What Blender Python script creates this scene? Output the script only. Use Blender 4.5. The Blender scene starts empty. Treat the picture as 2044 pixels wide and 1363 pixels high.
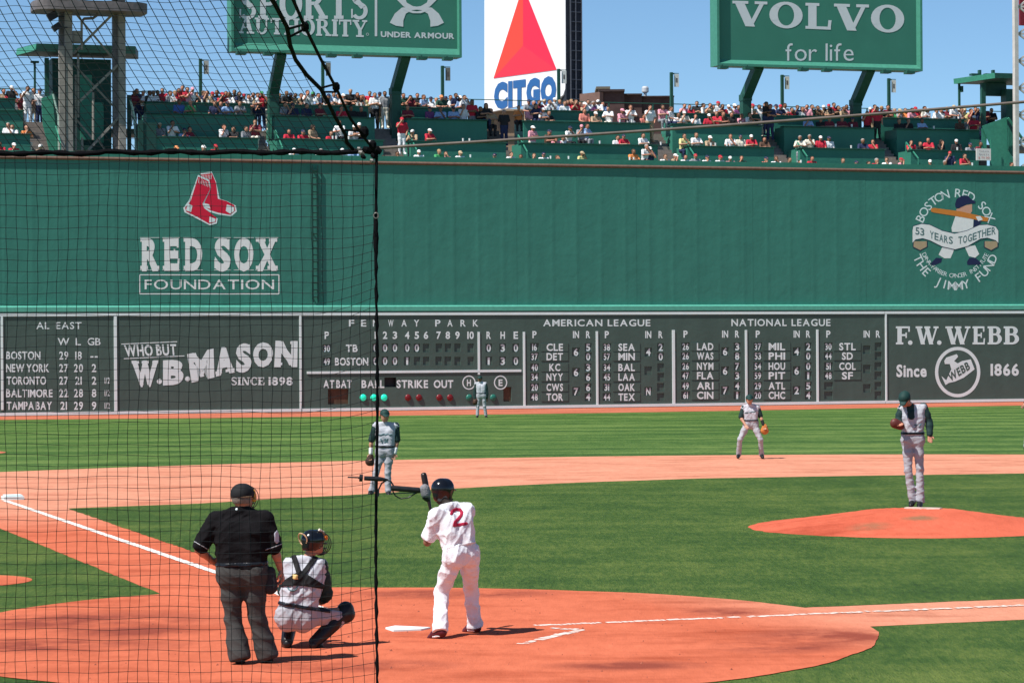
import bpy, math, random
import numpy as np
random.seed(7); RNG = np.random.default_rng(7)
S = bpy.context.scene
COL = S.collection
# ---------------------------------------------------------------- camera
PW, PH, FPX = 2044.0, 1363.0, 5511.42            # photograph's size and focal length in its pixels
CAM = np.array([13.9941, -25.7596, 3.0513])
YAW, PITCH, ROLL = -0.454113, 0.000853, -0.006331
def _axes():
    cy, sy, cp, sp = math.cos(YAW), math.sin(YAW), math.cos(PITCH), math.sin(PITCH)
    f = np.array([sy*cp, cy*cp, sp]); r = np.array([cy, -sy, 0.0]); u = np.cross(r, f)
    cr, sr = math.cos(ROLL), math.sin(ROLL)
    return cr*r+sr*u, cr*u-sr*r, f
CR, CU, CF = _axes()
from mathutils import Matrix, Vector
cam = bpy.data.cameras.new('camera'); camo = bpy.data.objects.new('camera', cam); COL.objects.link(camo)
cam.sensor_fit = 'HORIZONTAL'; cam.sensor_width = 36.0; cam.lens = 36.0*FPX/PW
cam.clip_start = 0.5; cam.clip_end = 6000
camo.matrix_world = Matrix(((CR[0], CU[0], -CF[0], CAM[0]), (CR[1], CU[1], -CF[1], CAM[1]), (CR[2], CU[2], -CF[2], CAM[2]), (0, 0, 0, 1)))
S.camera = camo
# ---------------------------------------------------------------- light
SUN_EL, SUN_AZ = math.radians(56), math.radians(242)      # direction towards the sun, azimuth from +x
SUND = np.array([math.cos(SUN_AZ)*math.cos(SUN_EL), math.sin(SUN_AZ)*math.cos(SUN_EL), math.sin(SUN_EL)])
wd = bpy.data.worlds.new('World'); S.world = wd; wd.use_nodes = True
wn = wd.node_tree.nodes; wl_ = wd.node_tree.links
bg = wn['Background']; sky = wn.new('ShaderNodeTexSky'); sky.sky_type = 'NISHITA'; sky.sun_disc = False
sky.sun_elevation = SUN_EL; sky.sun_rotation = math.pi/2-SUN_AZ
sky.air_density = 0.75; sky.dust_density = 0.05; sky.ozone_density = 5.0; sky.altitude = 1500
tint = wn.new('ShaderNodeMix'); tint.data_type = 'RGBA'; tint.blend_type = 'MULTIPLY'; tint.inputs[0].default_value = 1.0; tint.inputs[7].default_value = (1.05, 1.15, 1.10, 1)
wl_.new(sky.outputs[0], tint.inputs[6]); wl_.new(tint.outputs[2], bg.inputs[0]); bg.inputs[1].default_value = 0.086
sl = bpy.data.lights.new('sun', 'SUN'); sl.energy = 4.85; sl.angle = math.radians(0.5); sl.color = (1, 0.96, 0.91)
so = bpy.data.objects.new('sun', sl); COL.objects.link(so)
so.rotation_euler = Vector((-SUND[0], -SUND[1], -SUND[2])).to_track_quat('-Z', 'Y').to_euler()
S.view_settings.view_transform = 'Standard'; S.view_settings.look = 'None'
S.view_settings.exposure = 0.45; S.view_settings.gamma = 1.0
S.render.engine = 'CYCLES'; S.cycles.max_bounces = 4; S.cycles.use_denoising = True
# ---------------------------------------------------------------- photograph -> place
def ray(x, y): return CF+CR*((x-PW/2)/FPX)-CU*((y-PH/2)/FPX)
def at_depth(x, y, d): return CAM+ray(x, y)*d
def on_ground(x, y, z=0.0):
    d = ray(x, y); return CAM+d*((z-CAM[2])/d[2])
SQ = math.sqrt(0.5)
WO = np.array([-SQ, SQ, 0])*94.488                 # where the left-field line meets the wall
_th = math.radians(45)-0.010578
WD = np.array([math.cos(_th), math.sin(_th), 0]); WN = np.array([WD[1], -WD[0], 0])   # along the wall; towards the field
ZV = np.array([0, 0, 1.0])
def WP(t, w, z): return WO+WD*t-WN*w+ZV*z           # w counts metres behind the wall's face
def px_wall(x, y, w=0.0):
    o = WO-WN*w; d = ray(x, y); X = CAM+d*(((o-CAM)@WN)/(d@WN)); return X
def tz(x, y, w=0.0):
    X = px_wall(x, y, w); return float((X-WO)@WD), float(X[2])
# ---------------------------------------------------------------- materials
def _mat(name):
    m = bpy.data.materials.new(name); m.use_nodes = True
    return m, m.node_tree.nodes, m.node_tree.links, m.node_tree.nodes['Principled BSDF']
def _noise(n, l, scale, detail=4, vec=None, rough=0.55):
    t = n.new('ShaderNodeTexNoise'); t.inputs['Scale'].default_value = scale; t.inputs['Detail'].default_value = detail
    t.inputs['Roughness'].default_value = rough
    if vec is not None: l.new(vec, t.inputs['Vector'])
    return t.outputs['Fac']
def _ramp(n, l, fac, stops):
    r = n.new('ShaderNodeValToRGB'); l.new(fac, r.inputs[0]); e = r.color_ramp.elements
    while len(e) < len(stops): e.new(0.5)
    for q, (p, c) in zip(e, stops): q.position = p; q.color = (*c, 1)
    return r.outputs[0]
def _math(n, l, op, a, b=None, clamp=False):
    m = n.new('ShaderNodeMath'); m.operation = op; m.use_clamp = clamp
    for i, v in enumerate((a, b)):
        if v is None: continue
        if isinstance(v, (int, float)): m.inputs[i].default_value = v
        else: l.new(v, m.inputs[i])
    return m.outputs[0]
def _mix(n, l, fac, a, b, mode='MIX'):
    m = n.new('ShaderNodeMix'); m.data_type = 'RGBA'; m.blend_type = mode
    for s, v in ((m.inputs[0], fac), (m.inputs[6], a), (m.inputs[7], b)):
        if isinstance(v, (int, float)): s.default_value = v
        elif isinstance(v, tuple): s.default_value = (*v, 1)
        else: l.new(v, s)
    return m.outputs[2]
def _bump(n, l, bsdf, h, strength, dist):
    b = n.new('ShaderNodeBump'); b.inputs['Strength'].default_value = strength; b.inputs['Distance'].default_value = dist
    l.new(h, b.inputs['Height']); l.new(b.outputs[0], bsdf.inputs['Normal'])
def _pos(n, l, scale=None, rotz=0.0):
    g = n.new('ShaderNodeNewGeometry'); v = g.outputs['Position']
    if scale is not None:
        m = n.new('ShaderNodeMapping'); m.vector_type = 'TEXTURE'; m.inputs['Scale'].default_value = tuple(1/q for q in scale); m.inputs['Rotation'].default_value = (0, 0, rotz)
        l.new(v, m.inputs['Vector']); v = m.outputs[0]
    return v
_MC = {}
def M(name, c, rough=0.6, var=0.12, scale=6.0, bump=0.0, bscale=30.0, spec=0.3, metal=0.0, emit=0.0):
    if name in _MC: return _MC[name]
    m, n, l, b = _mat(name)
    v = _pos(n, l)
    f = _noise(n, l, scale, 4, v)
    l.new(_ramp(n, l, f, [(0.3, tuple(x*(1-var) for x in c)), (0.7, tuple(min(1, x*(1+var)) for x in c))]), b.inputs['Base Color'])
    b.inputs['Roughness'].default_value = rough; b.inputs['Specular IOR Level'].default_value = spec; b.inputs['Metallic'].default_value = metal
    if emit: b.inputs['Emission Color'].default_value = (*c, 1); b.inputs['Emission Strength'].default_value = emit
    if bump: _bump(n, l, b, _noise(n, l, bscale, 5, v), 1.0, bump)
    _MC[name] = m
    return m
def grass_mat(name, stripes):
    m, n, l, b = _mat(name)
    v = _pos(n, l)
    big = _noise(n, l, 0.22, 3, v); mid = _noise(n, l, 1.5, 4, _pos(n, l, (1, 0.4, 1), 0.454)); fine = _noise(n, l, 11, 6, _pos(n, l, (1, 0.2, 1), 0.454), 0.8); speck = _noise(n, l, 42, 3, _pos(n, l, (1, 0.16, 1), 0.454), 0.7)
    streak = _noise(n, l, 1.0, 4, _pos(n, l, (0.07, 0.9, 1), 0.454))     # long mower streaks across the view
    a = _math(n, l, 'ADD', _math(n, l, 'MULTIPLY', big, 0.32), -0.35); a = _math(n, l, 'ADD', a, _math(n, l, 'MULTIPLY', mid, 0.28))
    a = _math(n, l, 'ADD', a, _math(n, l, 'ADD', _math(n, l, 'MULTIPLY', fine, 0.62), _math(n, l, 'MULTIPLY', speck, 0.30))); a = _math(n, l, 'ADD', a, _math(n, l, 'MULTIPLY', streak, 0.30))
    if stripes:
        sp = n.new('ShaderNodeSeparateXYZ'); l.new(_pos(n, l, (1, 1, 1), 0.454), sp.inputs[0])
        y = _math(n, l, 'ADD', sp.outputs[1], _math(n, l, 'MULTIPLY', big, 4.0))
        s = _math(n, l, 'SINE', _math(n, l, 'MULTIPLY', y, 2*math.pi/4.1))
        a = _math(n, l, 'ADD', a, _math(n, l, 'ADD', _math(n, l, 'MULTIPLY', s, 0.068), _math(n, l, 'MULTIPLY', _math(n, l, 'SUBTRACT', streak, 0.5), 0.35)))
        c = [(0.32, (0.022, 0.064, 0.010)), (0.52, (0.058, 0.124, 0.020)), (0.76, (0.150, 0.222, 0.052))]
    else:
        c = [(0.31, (0.012, 0.037, 0.004)), (0.52, (0.043, 0.090, 0.011)), (0.78, (0.138, 0.180, 0.034))]
    l.new(_ramp(n, l, a, c), b.inputs['Base Color'])
    b.inputs['Roughness'].default_value = 0.75; b.inputs['Specular IOR Level'].default_value = 0.2
    _bump(n, l, b, _math(n, l, 'ADD', fine, speck), 0.9, 0.03)
    return m
def dirt_mat(name, dry, wet, where=None, dark_patches=()):
    """red clay; dry far out and damp round home plate, a few darker scuffed patches and small clods"""
    m, n, l, b = _mat(name)
    v = _pos(n, l)
    n1 = _noise(n, l, 0.5, 4, v); n2 = _noise(n, l, 5, 6, _pos(n, l, (1, 0.35, 1), 0.454), 0.72); n3 = _noise(n, l, 26, 4, _pos(n, l, (1, 0.22, 1), 0.454), 0.75)
    if where:
        sp = n.new('ShaderNodeSeparateXYZ'); l.new(v, sp.inputs[0])
        r2 = _math(n, l, 'SQRT', _math(n, l, 'ADD', _math(n, l, 'POWER', _math(n, l, 'ABSOLUTE', sp.outputs[0]), 2.0), _math(n, l, 'POWER', _math(n, l, 'ABSOLUTE', sp.outputs[1]), 2.0)))
        far = _math(n, l, 'MULTIPLY', _math(n, l, 'SUBTRACT', r2, 17.0), 0.14, True)
        al = _math(n, l, 'MULTIPLY', _math(n, l, 'SUBTRACT', _math(n, l, 'ADD', sp.outputs[0], sp.outputs[1]), 5.0), 0.3, True)
        fac = _math(n, l, 'MAXIMUM', far, al)
        base = _mix(n, l, fac, wet, dry)
    else: base = _mix(n, l, 0.0, wet, dry)
    # streaky scuffed patches, then small dark clods
    st = _noise(n, l, 1.0, 5, _pos(n, l, (0.40, 1.0, 1), 0.454), 0.65)
    d1 = _ramp(n, l, st, [(0.50, (1, 1, 1)), (0.72, (0.66, 0.54, 0.50))])
    base = _mix(n, l, 1.0, base, d1, 'MULTIPLY')
    base = _mix(n, l, 1.0, base, _ramp(n, l, n2, [(0.25, (0.86, 0.82, 0.80)), (0.7, (1.08, 1.08, 1.08))]), 'MULTIPLY')
    base = _mix(n, l, 1.0, base, _ramp(n, l, n1, [(0.3, (0.92, 0.88, 0.86)), (0.65, (1.05, 1.06, 1.06))]), 'MULTIPLY')
    base = _mix(n, l, 1.0, base, _ramp(n, l, n3, [(0.26, (0.60, 0.52, 0.48)), (0.36, (1, 1, 1)), (0.70, (1.0, 1.0, 1.0)), (0.80, (1.12, 1.14, 1.14))]), 'MULTIPLY')
    for cx, cy, rx, ry, k in dark_patches:                      # darker patches, each ragged; those on the mound are worn
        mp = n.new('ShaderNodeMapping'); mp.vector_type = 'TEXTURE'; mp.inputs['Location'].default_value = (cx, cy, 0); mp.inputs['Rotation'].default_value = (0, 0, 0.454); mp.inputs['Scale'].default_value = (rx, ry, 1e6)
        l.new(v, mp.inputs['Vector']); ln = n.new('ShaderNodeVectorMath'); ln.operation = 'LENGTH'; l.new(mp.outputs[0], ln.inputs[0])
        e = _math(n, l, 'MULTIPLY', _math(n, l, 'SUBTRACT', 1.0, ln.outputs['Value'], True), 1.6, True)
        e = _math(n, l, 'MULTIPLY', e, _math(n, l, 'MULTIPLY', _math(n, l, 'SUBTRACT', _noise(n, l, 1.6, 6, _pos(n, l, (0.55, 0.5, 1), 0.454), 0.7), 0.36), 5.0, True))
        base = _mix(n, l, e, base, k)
    l.new(base, b.inputs['Base Color']); b.inputs['Roughness'].default_value = 0.95; b.inputs['Specular IOR Level'].default_value = 0.05
    _bump(n, l, b, _math(n, l, 'ADD', n2, _math(n, l, 'MULTIPLY', n3, 0.6)), 0.6, 0.02)
    return m
def wall_mat(name, c, rib=True):
    """painted sheet metal: faint ribs and streaks running down, dents from balls, dull gloss"""
    m, n, l, b = _mat(name)
    t = n.new('ShaderNodeVectorMath'); t.operation = 'DOT_PRODUCT'; t.inputs[1].default_value = tuple(WD)
    v = _pos(n, l); l.new(v, t.inputs[0])
    streak = _noise(n, l, 1.0, 4, _pos(n, l, (2.2, 2.2, 0.12)))
    blot = _noise(n, l, 0.7, 4, v); fine = _noise(n, l, 9, 3, v)
    a = _math(n, l, 'ADD', _math(n, l, 'MULTIPLY', streak, 0.55), _math(n, l, 'MULTIPLY', blot, 0.45))
    l.new(_ramp(n, l, a, [(0.3, tuple(x*0.88 for x in c)), (0.7, tuple(x*1.09 for x in c))]), b.inputs['Base Color'])
    b.inputs['Roughness'].default_value = 0.5; b.inputs['Specular IOR Level'].default_value = 0.25
    h = _math(n, l, 'ADD', _math(n, l, 'MULTIPLY', _noise(n, l, 1.7, 4, v), 0.9), _math(n, l, 'MULTIPLY', fine, 0.10))
    if rib:
        s = _math(n, l, 'POWER', _math(n, l, 'ABSOLUTE', _math(n, l, 'SINE', _math(n, l, 'MULTIPLY', t.outputs['Value'], math.pi/1.22))), 24.0)
        h = _math(n, l, 'ADD', h, _math(n, l, 'MULTIPLY', s, 0.26))
    _bump(n, l, b, h, 0.42, 0.05)
    return m
GREEN = (0.045, 0.203, 0.156)
m_wall = wall_mat('wall_green_paint', GREEN); m_tier = wall_mat('tier_green_paint', (0.036, 0.185, 0.130), False)
m_ledge = M('sunlit_ledge_green', (0.10, 0.39, 0.29), 0.5, 0.1)  # wall green made paler: sunlight on the ledge painted into its colour
m_board = wall_mat('slate_board_paint', (0.068, 0.112, 0.094), False)
m_white = M('white_paint', (0.70, 0.82, 0.81), 0.55, 0.04, 3)
m_dkgreen = M('dark_green_steel', (0.018, 0.085, 0.062), 0.5, 0.15)
m_ltgreen = M('light_green_paint', (0.045, 0.235, 0.155), 0.5, 0.12)
m_bill = M('billboard_green', (0.042, 0.19, 0.135), 0.5, 0.06, 0.8)
m_billrim = M('billboard_frame_green', (0.055, 0.235, 0.165), 0.5, 0.08)
m_letter = M('billboard_lettering', (0.60, 0.64, 0.66), 0.5, 0.03)
m_brown = M('rusty_brown_rail', (0.16, 0.095, 0.07), 0.7, 0.2)
m_black = M('black_paint', (0.012, 0.012, 0.014), 0.45, 0.1)
m_grass = grass_mat('outfield_grass', True); m_grass2 = grass_mat('infield_grass', False)
DRY, WET = (0.60, 0.262, 0.168), (0.54, 0.142, 0.074)
m_dirt = dirt_mat('infield_clay', DRY, WET, True); DARK_CLAY = (0.25, 0.058, 0.036)
ST = [(*on_ground(x, y)[:2], a, d_, DARK_CLAY) for x, y, a, d_ in ((1660, 1272, 1.1, 1.0), (1560, 1292, 0.8, 0.7), (900, 1186, 1.6, 0.8), (130, 1240, 2.2, 1.3), (60, 1290, 2.0, 0.9), (250, 1262, 1.0, 0.8), (1250, 1330, 0.9, 0.5), (700, 1330, 1.2, 0.6), (1440, 1222, 0.7, 0.6))]
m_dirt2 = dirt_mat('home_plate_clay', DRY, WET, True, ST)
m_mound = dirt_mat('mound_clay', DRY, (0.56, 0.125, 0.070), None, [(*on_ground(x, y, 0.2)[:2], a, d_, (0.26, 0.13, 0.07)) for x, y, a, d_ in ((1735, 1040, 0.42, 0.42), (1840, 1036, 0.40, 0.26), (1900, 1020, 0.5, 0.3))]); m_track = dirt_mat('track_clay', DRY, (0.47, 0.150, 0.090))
m_chalk = M('chalk', (0.74, 0.70, 0.64), 0.9, 0.14, 14); m_chalk2 = M('scuffed_chalk', (0.74, 0.60, 0.53), 0.9, 0.2, 9)
m_concrete = M('grey_concrete', (0.24, 0.21, 0.185), 0.8, 0.15)
# ---------------------------------------------------------------- objects
def tag(o, label=None, cat=None, group=None, kind=None):
    if label: o['label'] = label
    if cat: o['category'] = cat
    if group: o['group'] = group
    if kind: o['kind'] = kind
    return o
def empty(name, loc, label, cat, group=None):
    o = bpy.data.objects.new(name, None); COL.objects.link(o); o.location = tuple(loc); o.empty_display_size = 0.2
    return tag(o, label, cat, group)
def mesh_obj(name, V, Fc, mats, parent=None, mi=None, smooth=False):
    V = np.asarray(V, float).reshape(-1, 3)
    if parent is not None: V = V-np.array(world_loc(parent))
    me = bpy.data.meshes.new(name); me.from_pydata(V.tolist(), [], [list(map(int, q)) for q in Fc]); me.validate(verbose=False)
    for m in (mats if isinstance(mats, (list, tuple)) else [mats]): me.materials.append(m)
    if mi is not None and len(me.polygons) == len(mi): me.polygons.foreach_set('material_index', np.asarray(mi, np.int32))
    if smooth: me.polygons.foreach_set('use_smooth', [True]*len(me.polygons))
    o = bpy.data.objects.new(name, me); COL.objects.link(o)
    if parent is not None: o.parent = parent
    return o
def world_loc(o):
    p = np.zeros(3)
    while o is not None: p = p+np.array(o.location); o = o.parent
    return p
class MB:
    def __init__(s): s.V = []; s.F = []; s.m = []
    def add(s, V, Fc, mi=0):
        b = len(s.V); s.V += [tuple(float(c) for c in q) for q in V]; s.F += [[b+i for i in q] for q in Fc]; s.m += [mi]*len(Fc); return s
    def hexa(s, P, mi=0):
        """P: 8 corners, first the four of one end in order, then the four of the other"""
        return s.add(P, [(3, 2, 1, 0), (4, 5, 6, 7), (0, 1, 5, 4), (1, 2, 6, 5), (2, 3, 7, 6), (3, 0, 4, 7)], mi)
    def wbox(s, t0, t1, z0, z1, w0, w1, mi=0):
        return s.hexa([WP(t0, w0, z0), WP(t1, w0, z0), WP(t1, w0, z1), WP(t0, w0, z1), WP(t0, w1, z0), WP(t1, w1, z0), WP(t1, w1, z1), WP(t0, w1, z1)], mi)
    def pbox(s, x0, y0, x1, y1, w0, w1, mi=0):
        """a box on the wall's axes whose front face spans those pixels of the photograph"""
        t0, z1 = tz(x0, (y0+y1)/2, w0)[0], tz((x0+x1)/2, y0, w0)[1]; t1, z0 = tz(x1, (y0+y1)/2, w0)[0], tz((x0+x1)/2, y1, w0)[1]
        return s.wbox(t0, t1, z0, z1, w0, w1, mi)
    def prism(s, P, dv, mi=0):
        """polygon P (3-D, in order) pushed along dv"""
        P = [np.asarray(p, float) for p in P]; k = len(P)
        return s.add(P+[p+dv for p in P], [list(range(k))[::-1], [k+i for i in range(k)]]+[(i, (i+1) % k, k+(i+1) % k, k+i) for i in range(k)], mi)
    def tube(s, P, r, n=8, mi=0, caps=True):
        P = [np.asarray(p, float) for p in P]; rr = r if isinstance(r, (list, tuple)) else [r]*len(P); V = []
        up = None
        for i, p in enumerate(P):
            d = P[min(i+1, len(P)-1)]-P[max(i-1, 0)]; d = d/(np.linalg.norm(d)+1e-12)
            if up is None: up = np.array([0, 0, 1.0]) if abs(d[2]) < 0.9 else np.array([1.0, 0, 0])
            a = np.cross(d, up); a /= np.linalg.norm(a)+1e-12; b2 = np.cross(a, d); up = b2
            for k in range(n):
                q = 2*math.pi*k/n; V.append(p+(a*math.cos(q)+b2*math.sin(q))*rr[i])
        Fc = [(i*n+k, i*n+(k+1) % n, (i+1)*n+(k+1) % n, (i+1)*n+k) for i in range(len(P)-1) for k in range(n)]
        if caps: Fc += [list(range(n))[::-1], [(len(P)-1)*n+k for k in range(n)]]
        return s.add(V, Fc, mi)
    def bar(s, a, b, wid, dep, mi=0, side=None):
        a = np.asarray(a, float); b = np.asarray(b, float); d = (b-a)/np.linalg.norm(b-a)
        x = WD if side is None else np.asarray(side, float); x = x-d*(x@d)
        if np.linalg.norm(x) < 1e-6: x = np.array([0, 0, 1.0])-d*d[2]
        x = x/np.linalg.norm(x); y = np.cross(d, x)
        c = [(-1, -1), (1, -1), (1, 1), (-1, 1)]
        return s.hexa([a+x*wid/2*i+y*dep/2*j for i, j in c]+[b+x*wid/2*i+y*dep/2*j for i, j in c], mi)
    def build(s, name, mats, parent=None, smooth=False):
        return mesh_obj(name, s.V, s.F, mats, parent, s.m, smooth)
# ---------------------------------------------------------------- lettering
_G = {}
def glyph(ch, bold=0.0):
    k = (ch, bold)
    if k not in _G:
        cu = bpy.data.curves.new('glyph_source', 'FONT'); cu.body = ch; cu.size = 1.0; cu.offset = bold; cu.resolution_u = 3
        o = bpy.data.objects.new('glyph_source', cu); COL.objects.link(o); bpy.context.view_layer.update()
        ev = o.evaluated_get(bpy.context.evaluated_depsgraph_get()); me = ev.to_mesh()
        V = np.array([v.co[:2] for v in me.vertices]) if len(me.vertices) else np.zeros((0, 2)); Fc = [tuple(p.vertices) for p in me.polygons]
        ev.to_mesh_clear(); bpy.data.objects.remove(o); bpy.data.curves.remove(cu)
        _G[k] = (V, Fc)
    return _G[k]
def _ring(cx, cy, rx, ry, tx, ty, a0=0, a1=360, n=26):
    """an elliptic band: outer radii rx, ry; thickness tx at the sides and ty at top and bottom"""
    A = [math.radians(a0+(a1-a0)*i/n) for i in range(n+1)]
    return [[(cx+rx*math.cos(p), cy+ry*math.sin(p)), (cx+rx*math.cos(q), cy+ry*math.sin(q)), (cx+(rx-tx)*math.cos(q), cy+(ry-ty)*math.sin(q)), (cx+(rx-tx)*math.cos(p), cy+(ry-ty)*math.sin(p))] for p, q in zip(A, A[1:])]
def _rc(x0, y0, x1, y1): return [[(x0, y0), (x1, y0), (x1, y1), (x0, y1)]]
def _dg(xb, xt, w, y0=0.0, y1=1.0): return [[(xb, y0), (xb+w, y0), (xt+w, y1), (xt, y1)]]
T, h_ = 0.21, 0.11                                   # thick stem, thin stroke and serif
def _stem(x, w=T, l=0.07, r=0.07): return _rc(x, h_, x+w, 1-h_)+_rc(x-l, 0, x+w+r, h_)+_rc(x-l, 1-h_, x+w+r, 1)
def _bowl(x, y0, y1, rx): return _rc(x, y1-h_, x+0.12, y1)+_rc(x, y0, x+0.12, y0+h_)+_ring(x+0.12, (y0+y1)/2, rx, (y1-y0)/2, T*0.95, h_, -90, 90, 16)
SLAB = {
 'I': (0.34, _stem(0.07)), 'L': (0.66, _stem(0.07)+_rc(0.34, 0, 0.64, h_)+_dg(0.56, 0.58, 0.08, h_, 0.36)),
 'T': (0.74, _stem(0.27)[:2]+_rc(0.27, 1-h_, 0.47, 1-h_+0.001)+_rc(0.02, 1-h_, 0.72, 1)+_dg(0.02, 0.02, 0.07, 0.70, 1-h_)+_dg(0.65, 0.65, 0.07, 0.70, 1-h_)),
 'H': (0.86, _stem(0.07)+_stem(0.59)+_rc(0.27, 0.46, 0.59, 0.46+h_)),
 'O': (0.86, _ring(0.43, 0.5, 0.42, 0.52, 0.215, h_)),
 'C': (0.76, _ring(0.43, 0.5, 0.42, 0.52, 0.215, h_, 42, 318)+_dg(0.64, 0.66, 0.07, 0.66, 0.98)),
 'U': (0.84, _rc(0.09, 0.34, 0.29, 1-h_)+_rc(0.0, 1-h_, 0.38, 1)+_rc(0.62, 0.34, 0.71, 1-h_)+_rc(0.53, 1-h_, 0.82, 1)+_ring(0.40, 0.34, 0.31, 0.36, 0.16, 0.11, 180, 360, 16)),
 'V': (0.86, _dg(0.33, 0.07, 0.24, 0.0, 1-h_)+_dg(0.43, 0.68, 0.11, 0.12, 1-h_)+_rc(0.0, 1-h_, 0.40, 1)+_rc(0.56, 1-h_, 0.88, 1)),
 'W': (1.22, _dg(0.28, 0.06, 0.22, 0.0, 1-h_)+_dg(0.38, 0.56, 0.09, 0.1, 1-h_)+_dg(0.72, 0.50, 0.22, 0.0, 1-h_)+_dg(0.82, 1.05, 0.09, 0.1, 1-h_)+_rc(0.0, 1-h_, 0.36, 1)+_rc(0.46, 1-h_, 0.78, 1)+_rc(0.95, 1-h_, 1.22, 1)),
 'A': (0.88, _dg(0.58, 0.36, 0.22, h_, 1.0)+_dg(0.10, 0.37, 0.10, h_, 0.96)+_rc(0.24, 0.33, 0.62, 0.33+h_)+_rc(0.0, 0, 0.30, h_)+_rc(0.48, 0, 0.90, h_)),
 'Y': (0.84, _rc(0.32, h_, 0.52, 0.42)+_rc(0.20, 0, 0.64, h_)+_dg(0.32, 0.07, 0.21, 0.42, 1-h_)+_dg(0.43, 0.66, 0.10, 0.42, 1-h_)+_rc(0.0, 1-h_, 0.38, 1)+_rc(0.55, 1-h_, 0.84, 1)),
 'X': (0.86, _dg(0.55, 0.10, 0.22, h_, 1-h_)+_dg(0.10, 0.62, 0.11, h_, 1-h_)+_rc(0.0, 1-h_, 0.38, 1)+_rc(0.52, 1-h_, 0.84, 1)+_rc(0.0, 0, 0.32, h_)+_rc(0.46, 0, 0.86, h_)),
 'P': (0.72, _stem(0.07)+_bowl(0.27, 0.44, 1.0, 0.30)),
 'R': (0.86, _stem(0.07)+_bowl(0.27, 0.46, 1.0, 0.28)+_dg(0.58, 0.34, 0.21, h_, 0.48)+_rc(0.54, 0, 0.88, h_)),
 'B': (0.78, _stem(0.07)+_bowl(0.27, 0.5, 1.0, 0.27)+_bowl(0.27, 0.0, 0.5+h_*0.98, 0.33)),
 'D': (0.84, _stem(0.07)+_bowl(0.27, 0.0, 1.0, 0.44)),
 'E': (0.72, _stem(0.07)+_rc(0.34, 0, 0.68, h_)+_rc(0.34, 1-h_, 0.66, 1)+_rc(0.27, 0.46, 0.50, 0.46+h_)+_dg(0.60, 0.62, 0.08, h_, 0.34)+_dg(0.58, 0.58, 0.08, 0.70, 1-h_)+_rc(0.45, 0.36, 0.52, 0.66)),
 'F': (0.68, _stem(0.07)+_rc(0.34, 1-h_, 0.66, 1)+_rc(0.27, 0.46, 0.50, 0.46+h_)+_dg(0.58, 0.58, 0.08, 0.70, 1-h_)+_rc(0.45, 0.36, 0.52, 0.66)),
 'M': (1.06, _rc(0.12, h_, 0.21, 1-h_)+_rc(0.76, h_, 0.96, 1-h_)+_dg(0.42, 0.17, 0.17, 0.05, 1.0)+_dg(0.50, 0.76, 0.09, 0.14, 0.97)+_rc(0.0, 0, 0.33, h_)+_rc(0.68, 0, 1.04, h_)+_rc(0.0, 1-h_, 0.17, 1)+_rc(0.86, 1-h_, 1.04, 1)),
 'N': (0.90, _rc(0.11, h_, 0.20, 1-h_)+_rc(0.70, 0.0, 0.79, 1-h_)+_dg(0.58, 0.10, 0.21, 0.0, 1.0)+_rc(0.0, 0, 0.31, h_)+_rc(0.60, 1-h_, 0.90, 1)),
 'S': (0.68, _ring(0.34, 0.735, 0.28, 0.285, 0.155, h_, 35, 270, 20)+_ring(0.34, 0.265, 0.31, 0.285, 0.155, h_, -145, 90, 20)+[[(0.12, 0.60), (0.30, 0.69), (0.57, 0.40), (0.40, 0.33)]]+_rc(0.55, 0.68, 0.61, 0.97)+_rc(0.04, 0.03, 0.10, 0.33)),
 '1': (0.40, _rc(0.12, h_, 0.30, 1)+_rc(0.03, 0, 0.39, h_)+_rc(0.02, 0.80, 0.12, 0.9)), '8': (0.62, _ring(0.31, 0.74, 0.25, 0.27, 0.13, h_)+_ring(0.31, 0.26, 0.30, 0.30, 0.15, h_)),
 '9': (0.60, _ring(0.30, 0.70, 0.28, 0.32, 0.14, h_)+_ring(0.28, 0.40, 0.30, 0.42, 0.14, h_, -110, 40, 14)), '.': (0.30, _ring(0.15, 0.1, 0.12, 0.12, 0.12, 0.12)),
}
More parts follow.
